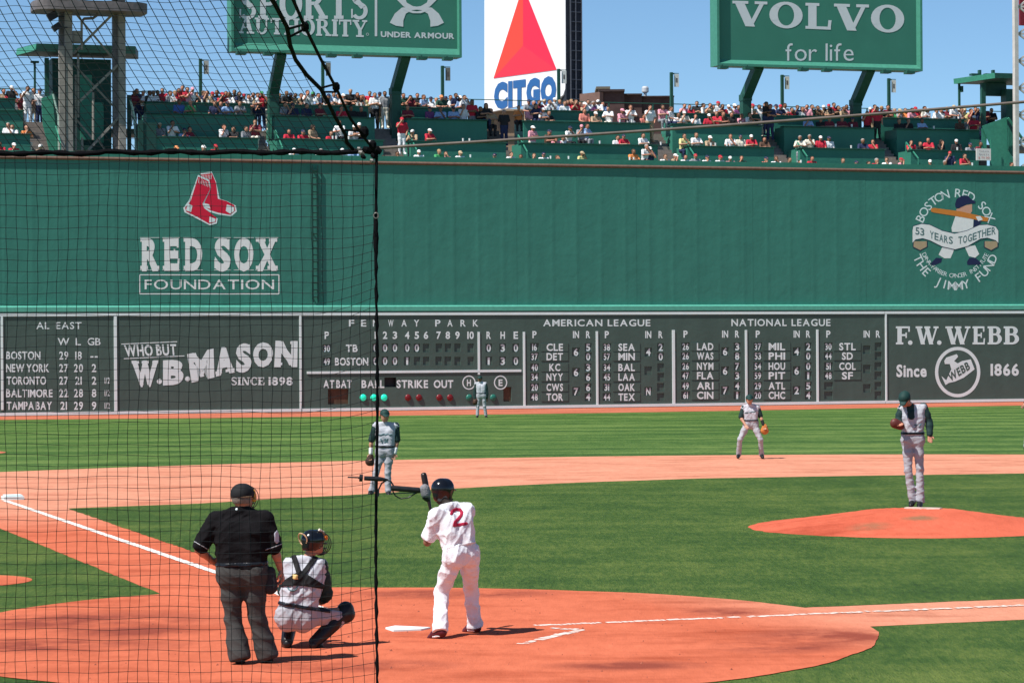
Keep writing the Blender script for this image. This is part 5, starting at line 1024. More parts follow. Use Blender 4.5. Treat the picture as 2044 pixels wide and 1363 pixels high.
for k in range(-2, 3):
    P = [c+fv*(0.05+0.098*math.cos(a)*math.cos(k*0.42))+sv*0.092*math.sin(a)+uv*(0.105*math.sin(k*0.5)-0.01) for a in np.linspace(-1.5, 1.5, 11)]; m.tube(P, 0.0042, 5)
m.build('face_mask', m_steel, p.root)
g = p.F.add(p.F.blank(), [(c+fv*0.08+uv*0.085-sv*0.03, c+fv*0.085+uv*0.075+sv*0.035, 0.028, 0.024), (c+fv*0.10+sv*0.06+uv*0.05, c+fv*0.09+sv*0.07-uv*0.03, 0.02, 0.02)], 0.01); p.wear(g, 'mask_pad', m_gold)
m = MB(); m.tube([c-fv*0.115*math.cos(a)+sv*0.108*math.sin(a)+uv*0.008 for a in np.linspace(-1.5, 1.5, 13)], 0.009, 6); m.build('mask_strap', M('brown_strap', (0.16, 0.10, 0.06), 0.7), p.root)
# ------------- catcher, crouching
d = 27.75
J = joints(d, head=(626, 1083, 0.05), neck=(614, 1112, 0.02), shL=(581, 1126, 0.0), shR=(640, 1128, 0.04), elL=(566, 1178, 0.18), wrL=(600, 1192, 0.42), elR=(652, 1184, 0.12), wrR=(640, 1202, 0.34), hipL=(577, 1230, -0.02), hipR=(606, 1232, 0.0), knL=(584, 1218, 0.45), knR=(690, 1220, 0.22), anL=(573, 1279, 0.05), anR=(628, 1281, 0.02), toL=(571, 1292, 0.18), toR=(640, 1293, 0.15))
p = Person('catcher in grey jersey and dark helmet crouching with his back turned beside the umpire', on_ground(600, 1296), J, AWAY*0.8+RT*0.8, 0.0085, 1.22, 1.0)
J = p.J
p.body(m_skin, p.hand_of('L', None, None, 0.5), p.hand_of('R', -RT*0.5+AWAY*0.3, -Z, 0.8, -1))
f = p.shirt('jersey', m_gjersey, grow=0.018, amp=0.012, seed=7, hem=0.82, vest=True, wl=0.26)
fs = p.F.blank(); [p.F.add(fs, p.arm_prims(e, 0.80 if e == 'R' else 0.95, (0.072, 0.060, 0.045)), 0.03, 0.004) for e in 'LR']; p.F.folds(fs, 0.005, 0.12, 9); p.wear(fs, 'undershirt', m_under)
ft = p.trousers(m_gtr, 1.08, 0.014, 0.008, 5, 0.22, 0.13, -0.02)
base = np.minimum(f, ft); p.belt(m_belt, 0.115, 0.018, 0.010, f)
# harness: two shoulder straps meeting low on the back, a cross band, a gold buckle
bk_ = d+0.02
p.on(base, F_px(p, [((586, 1109), (599, 1150)), ((631, 1110), (601, 1150))], 5.2, bk_), 0.012, 'harness', m_blackc)
p.on(base, F_px(p, [((600, 1143), (562, 1166)), ((600, 1143), (640, 1168)), ((560, 1165), (600, 1163)), ((600, 1163), (644, 1170)), ((585, 1155), (618, 1158))], 5.0, bk_), 0.0125, 'harness_band', m_blackc)
p.on(base, F_px(p, [((586, 1148), (593, 1149)), ((586, 1153), (593, 1154))], 2.6, bk_), 0.019, 'buckle', M('gold_buckle', (0.62, 0.42, 0.16), 0.5), 'harness_band')
ring = [(584+9.5*math.cos(t), 1170+9*math.sin(t)) for t in np.linspace(0.0, math.pi, 9)]
p.on(base, F_px(p, list(zip(ring, ring[1:])), 1.7, bk_), 0.006, 'jersey_number', m_green_num, 'jersey')
for e in 'LR':                                           # shin and knee guards, spiked shoes
    k, a = J['kn'+e], J['an'+e]; sh = p.F.add(p.F.blank(), [(k+(a-k)*0.02, a, 0.088, 0.062), (k-Z*0.02, k+Z*0.02, 0.098, 0.085)], 0.02); p.wear(sh, 'shin_guard', m_shoeb)
p.shoes(m_shoeb)
c = J['head']; fv, sv, uv = p.face, p.side, p.hup
hf = p.F.add(p.F.blank(), [(c-fv*0.03+uv*0.03, c+fv*0.04+uv*0.03, 0.105, 0.102), (c-fv*0.055-uv*0.045, c-fv*0.03-uv*0.02, 0.075, 0.09)], 0.03); hf = np.maximum(hf, p.F.half(c-uv*0.075, -uv)); hf = np.maximum(hf, np.minimum(p.F.half(c+fv*0.06, fv), 1)); p.wear(hf, 'helmet', m_gloss)
m = MB(); bc = c-fv*0.118+uv*0.045-RT*0.02; bx = nrm(np.cross(Z, fv)); m.tube([bc+bx*0.062*math.cos(t)+nrm(uv-fv*0.3)*0.060*math.sin(t)-fv*(0.012*math.cos(t)**2*-1+0.008) for t in np.linspace(0, 2*math.pi, 25)], 0.0075, 6, 0, False); m.build('back_pad_ring', M('tan_piping', (0.50, 0.32, 0.18), 0.6), p.root)
m = MB(); m.tube([c+sv*0.06+fv*(0.02+0.06*t)+uv*(0.135-0.03*t) for t in (0, 0.5, 1)], 0.014, 6); m.build('mask_strap', M('white_strap', (0.6, 0.55, 0.45), 0.7), p.root)
g = p.F.add(p.F.blank(), [(c+fv*0.07+uv*0.095+sv*0.02, c+fv*0.10+uv*0.05+sv*0.07, 0.030, 0.024)], 0.01); p.wear(g, 'mask_pad', M('orange_pad', (0.72, 0.20, 0.02), 0.5))
m = MB()
for k in range(-3, 4): m.tube([c+fv*(0.06+0.095*math.cos(a))+uv*(0.118*math.sin(a)-0.01)+sv*k*0.03*math.cos(a*0.9) for a in np.linspace(-1.45, 1.3, 11)], 0.005, 5)
for k in range(-2, 3): m.tube([c+fv*(0.05+0.10*math.cos(a)*math.cos(k*0.42))+sv*0.098*math.sin(a)+uv*(0.105*math.sin(k*0.5)-0.01) for a in np.linspace(-1.5, 1.5, 11)], 0.005, 5)
m.build('face_mask', m_steel, p.root)
w = J['wrL']+AWAY*0.08; p.wear(p.F.add(p.F.blank(), [(w, w+Z*0.02, 0.115, 0.12, AWAY, 0.5)], 0.02), 'mitt', m_leather)
# ------------- batter
d = 28.75
J = joints(d, head=(884, 983, 0.12), neck=(896, 1006, 0.05), shL=(871, 1029, -0.05), shR=(931, 1020, 0.12), elL=(853, 1082, 0.02), wrL=(863, 1044, 0.26), elR=(885, 1070, 0.42), wrR=(866, 1046, 0.33), hipL=(906, 1110, -0.08), hipR=(936, 1106, 0.06), knL=(881, 1182, 0.08), knR=(940, 1178, 0.36), anL=(879, 1258, -0.18), anR=(948, 1248, 0.42), toL=(860, 1273, -0.10), toR=(930, 1259, 0.50))
p = Person('batter in a white uniform with a red number two waiting beside home plate', on_ground(912, 1270), J, AWAY*0.8+RT*0.75, 0.0085, 0.96, 1.0, group=None)
J = p.J
bt = PX(845, 943, d+0.45); gr = lerp(J['wrL'], J['wrR'], 0.4)+AWAY*0.06-RT*0.0; bd = nrm(bt-gr); 
p.body(m_skin3, p.hand_of('L', nrm(np.cross(bd, RT)), nrm(np.cross(bd, np.cross(bd, RT))), 0.95), p.hand_of('R', nrm(np.cross(bd, RT)), nrm(np.cross(bd, np.cross(bd, RT))), 0.95))
f = p.shirt('jersey', m_wjersey, (0.38, 0.46), 0.022, 0.013, 21, 0.80, sl_r=0.082, wl=0.26); ft = p.trousers(m_wjersey, 1.06, 0.016, 0.010, 23, 0.30, 0.15, 0.02, 0.010)
p.on(np.minimum(f, ft), np.abs(p.F.half(p.hpc+p.spine*0.105, p.spine))-0.014, 0.002, 'belt', M('white_waist_fold', (0.72, 0.71, 0.72), 0.8))
num = [(901, 1025), (904, 1019), (911, 1016), (918, 1017), (922, 1022), (921, 1028), (915, 1035), (909, 1041), (907, 1048), (917, 1047), (931, 1044.5)]
p.on(f, F_px(p, list(zip(num, num[1:])), 3.4, d+0.05), 0.006, 'jersey_number', m_redcloth, 'jersey')
for e, mt in (('L', m_redshoe), ('R', m_redshoe)):
    g = p.F.add(p.F.blank(), p.foot_prims(e, 0.006), 0.025); p.wear(g, 'shoe', mt)
    a, t = J['an'+e], J['to'+e]; sw = p.F.add(p.F.blank(), [(lerp(a, t, 0.15)-Z*0.045, lerp(a, t, 0.75)-Z*0.0, 0.014, 0.012)]+[(lerp(a, t, 0.15)-Z*0.045-AWAY*0.06, lerp(a, t, 0.75)-AWAY*0.06, 0.014, 0.012)], 0.01); p.on(g, sw, 0.004, 'shoe_stripe', m_wband, 'shoe')
    p.on(g, p.F.half(lerp(a, t, 0.5)*[1, 1, 0]+Z*(min(a[2], t[2])-0.055), Z), 0.005, 'sole', M('shoe_sole', (0.5, 0.42, 0.38), 0.7), 'shoe')
c = J['head']; fv, sv, uv = p.face, p.side, p.hup
hf = p.F.add(p.F.blank(), [(c-fv*0.022+uv*0.045, c+fv*0.03+uv*0.045, 0.108, 0.106), (c-fv*0.05-uv*0.035, c-fv*0.02, 0.070, 0.09), (c+sv*0.075-uv*0.06+fv*0.015, c+sv*0.07+uv*0.02, 0.040, 0.055, sv, 0.6)], 0.025); hf = np.maximum(hf, p.F.half(c-uv*0.088, -uv)); hf = np.maximum(hf, p.F.half(c+fv*0.075, fv))
p.F.add(hf, [(c+fv*0.085+uv*0.03, c+fv*0.14+uv*0.02, 0.07, 0.05, uv, 0.14)], 0.012); p.wear(hf, 'helmet', m_gloss)
p.wear(np.maximum(p.fields['body']-0.010, np.maximum(p.F.half(c-uv*0.125, -uv), p.F.half(c-uv*0.06, uv))), 'hair', m_hairb)
m = MB(); kb = gr-bd*0.09; prof = [(0.0, 0.022), (0.012, 0.022), (0.02, 0.013), (0.25, 0.0125), (0.42, 0.019), (0.56, 0.030), (0.70, 0.0335), (0.80, 0.033), (0.835, 0.027), (0.845, 0.012)]
Lb = np.linalg.norm(bt-kb); m.tube([kb+bd*min(x, 10)*Lb/0.845 for x, _ in prof], [r_ for _, r_ in prof], 14)
b = m.build('baseball_bat', m_bat, None, True); tag(b, 'black baseball bat held upright by the batter in white', 'bat')
# ------------- fielders
def fielder(label, d0, J, face, h, uni, capm, base, seed, sleeve=0.46, fat=1.05, long=False, skin=m_skin, hl=None, hr=None, bands=False, eyes=True, vneck=False, group=None, head=1.0):
    p = Person(label, base, J, face, h, fat, head, group=group); hl_ = hl(p) if hl else p.hand_of('L', None, p.dep, 0.5, 1); hr_ = hr(p) if hr else p.hand_of('R', None, p.dep, 0.5, -1)
    p.body(skin, hl_, hr_, eyes)
    f = p.shirt('jersey', m_gjersey, grow=0.016, amp=0.009, seed=seed, hem=0.86, vest=True, wl=0.22)
    fs = p.F.blank(); [p.F.add(fs, p.arm_prims(e, 0.97 if long else sleeve, (0.068, 0.056, 0.040)), 0.03, 0.006) for e in 'LR']; p.F.folds(fs, 0.004, 0.12, seed+1); p.wear(fs, 'undershirt', m_under)
    ft = p.trousers(m_gtr, 0.98, 0.012, 0.008, seed+2, 0.24, 0.13, 0.02, 0.006); p.belt(m_belt, 0.115, 0.020, 0.010, f); p.shoes(m_shoeb); p.cap(capm, True, 0.110, 0.02, m_hairb, tilt=0.1)
    if bands:
        for e in 'LR': a, w = p.J['el'+e], p.J['wr'+e]; p.wear(p.F.add(p.F.blank(), [(lerp(a, w, 0.62), lerp(a, w, 0.97), 0.043, 0.040)], 0.01), 'wristband', m_wband)
    return p, f
d = 56.3
J = joints(d, head=(768, 829, -0.05), neck=(768, 843), shL=(750, 849), shR=(790, 849), elL=(741, 880), wrL=(740, 905, -0.04), elR=(793, 880), wrR=(788, 904, -0.04), hipL=(760, 902), hipR=(777, 902), knL=(751, 943, -0.04), knR=(774, 943, -0.02), anL=(742, 979), anR=(775, 980, -0.04), toL=(738, 986, -0.14), toR=(776, 988, -0.18))
p, f = fielder('infielder in a grey vest jersey with white wristbands standing beyond the net post', d, J, -AWAY+RT*0.25-Z*0.18, 0.012, None, m_capg, on_ground(758, 986), 31, bands=True)
p.on(f, F_px(p, [((753, 866), (758, 868)), ((761, 868), (766, 866)), ((769, 868), (774, 866)), ((777, 868), (782, 867)), ((760, 876), (763, 883)), ((768, 876), (774, 883)), ((774, 876), (768, 883))], 1.6, d), 0.008, 'chest_lettering', m_green_num, 'jersey')
w = p.J['wrL']-Z*0.10; p.wear(p.F.add(p.F.blank(), [(w+Z*0.04, w-Z*0.06-RT*0.02, 0.062, 0.095, AWAY, 0.6), (w-Z*0.02, w-Z*0.12+RT*0.03, 0.03, 0.03)], 0.02), 'glove', m_leather)
d = 72.2
J = joints(d, head=(1496, 797, -0.06), neck=(1497, 807), shL=(1484.5, 814), shR=(1512, 813), elL=(1478.5, 833, -0.03), wrL=(1488, 848, -0.20), elR=(1518, 831), wrR=(1524, 848, -0.1), hipL=(1492, 847, 0.02), hipR=(1505, 847, 0.02), knL=(1477, 877, -0.12), knR=(1518, 877, -0.12), anL=(1474.5, 907, 0.05), anR=(1520, 907, 0.05), toL=(1473, 912.5, -0.12), toR=(1522.5, 913, -0.12))
p, f = fielder('infielder in grey leaning forward with hands low and a tan glove', d, J, -AWAY-Z*0.1, 0.0125, None, m_capg, on_ground(1498, 913), 41, group=None)
w = p.J['wrR']-Z*0.09+RT*0.03; p.wear(p.F.add(p.F.blank(), [(w+Z*0.05, w-Z*0.05, 0.07, 0.11, AWAY, 0.6), (w-RT*0.05, w-RT*0.07-Z*0.07, 0.03, 0.03)], 0.02), 'glove', m_leather2)
p.wear(p.F.add(p.F.blank(), [(lerp(p.J['elR'], p.J['wrR'], 0.55), p.J['wrR'], 0.045, 0.04)], 0.01), 'wristband', m_blackc)
p.on(f, F_px(p, [((1487, 824), (1493, 824)), ((1496, 823), (1502, 822)), ((1504, 822), (1509, 821))], 1.3, d), 0.006, 'chest_lettering', m_green_num, 'jersey')
d = 46.3
J = joints(d, head=(1806, 796, -0.14), neck=(1818, 808, -0.02), shL=(1801, 815, 0.0), shR=(1843, 812, 0.0), elL=(1792, 842, -0.02), wrL=(1797, 846, -0.24), elR=(1855, 843, 0.0), wrR=(1856, 868, -0.08), hipL=(1812, 878), hipR=(1832, 878), knL=(1813, 938, -0.04), knR=(1836, 936, -0.03), anL=(1822, 999, 0.0), anR=(1837, 1001, -0.04), toL=(1818, 1009, -0.16), toR=(1835, 1012, -0.24))
p, f = fielder('pitcher in grey with his head bowed standing on top of the mound', d, J, -AWAY*0.8-RT*0.35-Z*0.75, 0.012, None, m_capg, at_depth(1829, 1010, 46.3), 51, long=True, vneck=True, skin=m_skin2)
p.on(f, F_px(p, [((1814, 806), (1818, 832)), ((1819, 806), (1820, 832))], 6.0, d), 0.004, 'undershirt_front', m_under)
p.on(f, F_px(p, [((1825, 848), (1831, 847)), ((1831, 847), (1826, 854)), ((1834, 847), (1839, 846)), ((1839, 846), (1834, 853))], 1.2, d), 0.006, 'jersey_number', m_green_num, 'jersey')
w = p.J['wrL']-AWAY*0.03+RT*(-0.03); p.wear(p.F.add(p.F.blank(), [(w-RT*0.06+Z*0.01, w+RT*0.03-Z*0.03, 0.085, 0.07, AWAY, 0.7), (w-RT*0.02, w-RT*0.08+Z*0.05, 0.035, 0.03)], 0.02), 'glove', m_leather3)
d = 114.6
J = joints(d, head=(958, 756, 0.0), neck=(959, 762), shL=(950.5, 766), shR=(969, 766), elL=(947, 783), wrL=(948, 796, -0.05), elR=(972, 783), wrR=(972, 795), hipL=(956, 790), hipR=(965.5, 790), knL=(953.5, 811), knR=(967, 811), anL=(953, 829), anR=(970, 829, 0.05), toL=(952, 833, -0.12), toR=(971, 833, -0.12))
p, f = fielder('distant outfielder in grey standing on the grass before the scoreboard', d, J, -AWAY-RT*0.3, 0.02, None, m_capg, on_ground(961, 833), 61, long=True, skin=m_skin3, eyes=False)
w = p.J['wrL']-Z*0.1; p.wear(p.F.add(p.F.blank(), [(w+Z*0.03+RT*0.05, w-Z*0.05, 0.09, 0.10, AWAY, 0.6)], 0.02), 'glove', m_leather)
d = 76.0
J = {k: v for k, v in joints(d, head=(2068, 778, -0.06), neck=(2067, 788), shL=(2054, 794), shR=(2082, 793), elL=(2047, 805, -0.1), wrL=(2042, 811, -0.28), elR=(2088, 812), wrR=(2092, 830, -0.1), hipL=(2062, 834), hipR=(2075, 834), knL=(2050, 862, -0.12), knR=(2085, 862, -0.12), anL=(2048, 891), anR=(2088, 891), toL=(2046, 896, -0.14), toR=(2090, 896, -0.14)).items()}
p, f = fielder('player mostly out of frame at the picture edge, one arm reaching in', d, J, -AWAY, 0.016, None, m_capg, on_ground(2068, 896), 71, eyes=False)
# ---------------------------------------------------------------- the protective net behind home plate
ND = 12.0
m_net = M('black_net_cord', (0.010, 0.012, 0.014), 0.8, 0.1); m_rope = M('black_rope', (0.006, 0.006, 0.007), 0.95, 0.15, 60, spec=0.05)
net = empty('backstop_net', [*on_ground(752, 900)[:2], 0], 'black square-mesh safety net on a thick upright rope hiding the third-base side', 'net')
net.location = tuple(np.array([*at_depth(752, 900, ND)[:2], 0.0])); 
def NP(x, y):                                            # the hanging sheet bellies a little
    return at_depth(x, y, ND+0.10*math.sin(x*0.004+0.5)+0.05*math.sin(y*0.006+x*0.002))
XE = 752.0; NXL, NYB = -160, 1560
cols = [XE-7-20.35*k for k in range(int((XE+160)/20.35)+1)]; rows = [304+21.6*k for k in range(int((NYB-304)/21.6)+1)]
def wob(x, y):
    """slack near the rope: rows sag between the ties there and the columns drift"""
    e = max(0.0, 1-(XE-x)/150); yy = y+(22*e**1.5*math.sin((y-300)/330*math.pi+0.9)*0.55-26*e**2*(0.35+0.65*math.sin((y-300)/1060*math.pi)))+1.6*math.sin(x*0.031+y*0.011)+1.3*math.sin(x*0.3+y*0.05)*0.8
    xx = x+2.2*math.sin(y*0.013+x*0.02)+1.0*math.sin(y*0.05+x)-5*e*math.sin((y-300)/1060*math.pi)
    return xx, max(yy, 303) if y > 305 else 303
mb = MB(); kn = MB()
grid = [[NP(*wob(x, y)) for y in rows] for x in cols]
for c in grid: mb.tube(c, 0.00145, 3, 0, False)
for j in range(1, len(rows)):
    pts = [g[j] for g in grid]; xx, yy = wob(XE-1, rows[j]); mb.tube([NP(XE, wob(XE, rows[j])[1])]+pts, 0.0012, 3, 0, False)
for c in grid:
    for q in c[1:]: r_ = 0.0031; kn.add([q+CR*r_, q-CR*r_, q+CU*r_, q-CU*r_, q+CF*r_, q-CF*r_], [(0, 2, 5), (2, 1, 5), (1, 3, 5), (3, 0, 5), (2, 0, 4), (1, 2, 4), (3, 1, 4), (0, 3, 4)])
mb.V += []; 
b0 = len(mb.V); mb.V += kn.V; mb.F += [[b0+i for i in q] for q in kn.F]; mb.m += kn.m
mb.build('hanging_mesh', m_net, net)
# the roof sheet slopes up over the seats towards the camera
curve = [(530, -60), (545, 2), (573, 55), (579, 90), (590, 120), (612, 150), (640, 178), (655, 205), (668, 232), (683, 258), (690, 270), (692, 284), (704, 298)]
def edge_x(y): return float(np.interp(y, [q[1] for q in curve], [q[0] for q in curve]))
def UP(x, y): return at_depth(x, y, ND-(303-y)*0.0105+0.06*math.sin(x*0.009))
mb = MB()
ny = 26
for k in range(-4, 62):                                  # slanted cords rising away from the hanging sheet
    x0 = 700-20.3*k; pts = []
    for j in range(ny+1):
        y = 303-j*14.4; x = x0-(303-y)*0.66-8*math.sin((303-y)/300*2.2+x0*0.004)*(303-y)/120
        if x < edge_x(y)-0.5: pts.append(UP(x, y+1.2*math.sin(x*0.05)))
        elif pts: pass
    if len(pts) > 1: mb.tube(pts, 0.0016, 3, 0, False)
for j in range(1, ny+1):
    y = 303-j*12.6-j*j*0.05; pts = []
    for x in np.arange(-160, 760, 10):
        yy = y+3.5*math.sin(x*0.011+j*0.2)+1.0*math.sin(x*0.09+j)
        if x < edge_x(yy): pts.append(UP(x, yy))
    pts.append(UP(edge_x(y), y))
    if len(pts) > 1: mb.tube(pts, 0.0010, 3, 0, False)
mb.build('roof_mesh', m_net, net)
m = MB(); ys = list(np.linspace(300, 1600, 90)); m.tube([NP(XE+1.5*math.sin(y*0.01)-0.6*math.sin(y*0.21), y)-CF*0.01 for y in ys], [0.0070+0.0013*math.sin(y*0.11)+0.0011*math.sin(y*0.31)+(0.004 if 440 < y < 510 else 0) for y in ys], 8); m.build('upright_rope', m_rope, net)
m = MB(); xs = list(np.linspace(-160, 752, 80)); m.tube([NP(x, 304+1.6*math.sin(x*0.05)+(2 if x < 200 else 0)) for x in xs], [0.0115+0.002*math.sin(x*0.17)+0.0015*math.sin(x*0.4) for x in xs], 8); m.build('top_rope', m_rope, net)
m = MB(); P = [UP(*q) for q in curve]; m.tube(P, [0.0078]*len(P), 8); m.build('edge_rope', m_rope, net)
m = MB(); P = [UP(x, y) for x, y in ((560, -60), (585, 0), (609, 55), (640, 118), (672, 178), (700, 238), (728, 276), (748, 302))]; m.tube(P, 0.0060, 8)
for x, y, r_ in ((609, 54, 0.014), (671, 174, 0.015), (727, 264, 0.020), (744, 290, 0.017)): q = UP(x, y); m.tube([q-CU*r_*1.2, q-CU*r_*0.5, q+CU*r_*0.5, q+CU*r_*1.2], [r_*0.5, r_, r_, r_*0.5], 8)
m.build('guy_rope', m_rope, net)
for a, b_ in (((576, 58), (609, 49)), ((578, 74), (609, 58)), ((641, 176), (671, 168)), ((643, 184), (672, 184)), ((687, 260), (722, 262))):
    MB().tube([UP(*a), UP(*b_)], 0.0045, 6).build('tie', m_rope, net)
m = MB()
for x, y, r_, mi in ((733, 300, 0.016, 0), (722, 306, 0.012, 1), (741, 286, 0.013, 1), (748, 312, 0.014, 0), (726, 314, 0.010, 0), (744, 322, 0.010, 1), (718, 298, 0.009, 1), (752, 300, 0.020, 0)):
    q = NP(x, y)-CF*0.02; m.tube([q-CR*r_*1.1+CU*r_*0.4, q, q+CR*r_-CU*r_*0.6], [r_*0.6, r_, r_*0.5], 7, mi)
m.build('shackle', [m_rope, M('zinc_shackle', (0.15, 0.14, 0.125), 0.4, 0.1)], net)
m = MB(); q = NP(751, 431)-CF*0.02; m.tube([q+CR*0.010*math.cos(a)+CU*0.012*math.sin(a) for a in np.linspace(0, 6.28, 13)], 0.0028, 5); m.build('snap_ring', M('zinc_shackle', (0.15, 0.14, 0.125)), net)
cb = MB(); P = [at_depth(752+1460*t, 298-104*t*(1.02-0.0*t)-2+5*math.sin(t*math.pi)-4*t*t*0, ND) for t in np.linspace(0, 1, 24)]
cb.tube(P, 0.0064, 8); o = cb.build('support_cable', M('weathered_cable', (0.145, 0.115, 0.095), 0.6, 0.2, 20), None, True); tag(o, 'taut weathered cable running from the corner of the net up across the seats', 'cable')
# microphones clamped to the net rope
mic = empty('field_microphone', NP(752, 955), 'black microphone boom with a round grey windscreen hanging beside the net rope', 'microphone')
Q = lambda x, y, o=-0.06: at_depth(x, y, ND+o)
MB().tube([Q(694, 952), Q(720, 953)], 0.0035, 6).build('antenna', m_black, mic)
MB().tube([Q(715, 953.5), Q(717, 953.5), Q(717.5, 953.5), Q(724, 954), Q(724.5, 954)], [0.004, 0.004, 0.0155, 0.0155, 0.004], 12).build('mount_ring', m_black, mic)
MB().tube([Q(727, 954), Q(752, 955.5), Q(760, 956), Q(774, 957.5)], [0.010, 0.011, 0.010, 0.005], 10).build('grip', m_black, mic)
MB().tube([Q(x, y) for x, y in ((755, 990), (756, 976), (762, 964), (772, 958), (780, 960), (786, 970))], 0.0035, 6).build('arm', m_black, mic)
MB().tube([Q(780, 974), Q(782, 974), Q(836, 978), Q(846, 980)], [0.006, 0.0125, 0.0120, 0.005], 12).build('boom', m_black, mic)
MB().tube([Q(x, y) for x, y in ((783, 978), (789, 989), (800, 995), (815, 993), (828, 985), (840, 980))], 0.0032, 6).build('cord', m_black, mic)
F_ = Fig([Q(850, 980)], 0.0016, 0.06); g = F_.add(F_.blank(), [(Q(848, 976), Q(850, 985), 0.0225, 0.0220)], 0.01); F_.folds(g, 0.0010, 0.012, 3, 1.0); F_.mesh(g, 'windscreen', M('grey_fur', (0.20, 0.19, 0.20), 0.95, 0.3, 300), mic)
MB().tube([Q(849, 990), Q(853, 997), Q(855, 1001)], [0.018, 0.012, 0.004], 10).build('windscreen_base', m_black, mic)
# ---------------------------------------------------------------- the crowd on the terraces
CCOL = dict(W=('white', (0.78, 0.78, 0.78)), R=('red', (0.50, 0.022, 0.045)), N=('navy', (0.022, 0.03, 0.08)), K=('black', (0.018, 0.018, 0.02)), G=('grey', (0.26, 0.27, 0.29)), B=('light blue', (0.30, 0.44, 0.68)), T=('tan', (0.42, 0.30, 0.19)),
            Y=('pale yellow', (0.74, 0.62, 0.28)), P=('pink', (0.70, 0.30, 0.36)), M=('maroon', (0.17, 0.02, 0.035)), O=('orange', (0.74, 0.24, 0.07)), E=('green', (0.06, 0.33, 0.12)), D=('dark green', (0.02, 0.065, 0.045)), C=('cream', (0.68, 0.63, 0.52)), U=('purple', (0.17, 0.05, 0.16)), H=('brown', (0.10, 0.055, 0.035)), L=('blue', (0.06, 0.13, 0.38)), S=('salmon', (0.66, 0.22, 0.17)))
HCOL = dict(k=('dark hair', (0.025, 0.017, 0.012), 0), h=('brown hair', (0.09, 0.048, 0.025), 0), y=('fair hair', (0.36, 0.24, 0.11), 0), g=('grey hair', (0.30, 0.28, 0.27), 0), l=('long dark hair', (0.03, 0.018, 0.012), 2), w=('white cap', (0.75, 0.75, 0.73), 1), n=('navy cap', (0.018, 0.025, 0.065), 1), r=('red cap', (0.45, 0.02, 0.04), 1), t=('tan cap', (0.46, 0.36, 0.22), 1), p=('pink cap', (0.72, 0.30, 0.38), 1), e=('green cap', (0.05, 0.26, 0.10), 1), o=('orange cap', (0.72, 0.26, 0.10), 1), b=('bare head', (0.45, 0.27, 0.19), 0))
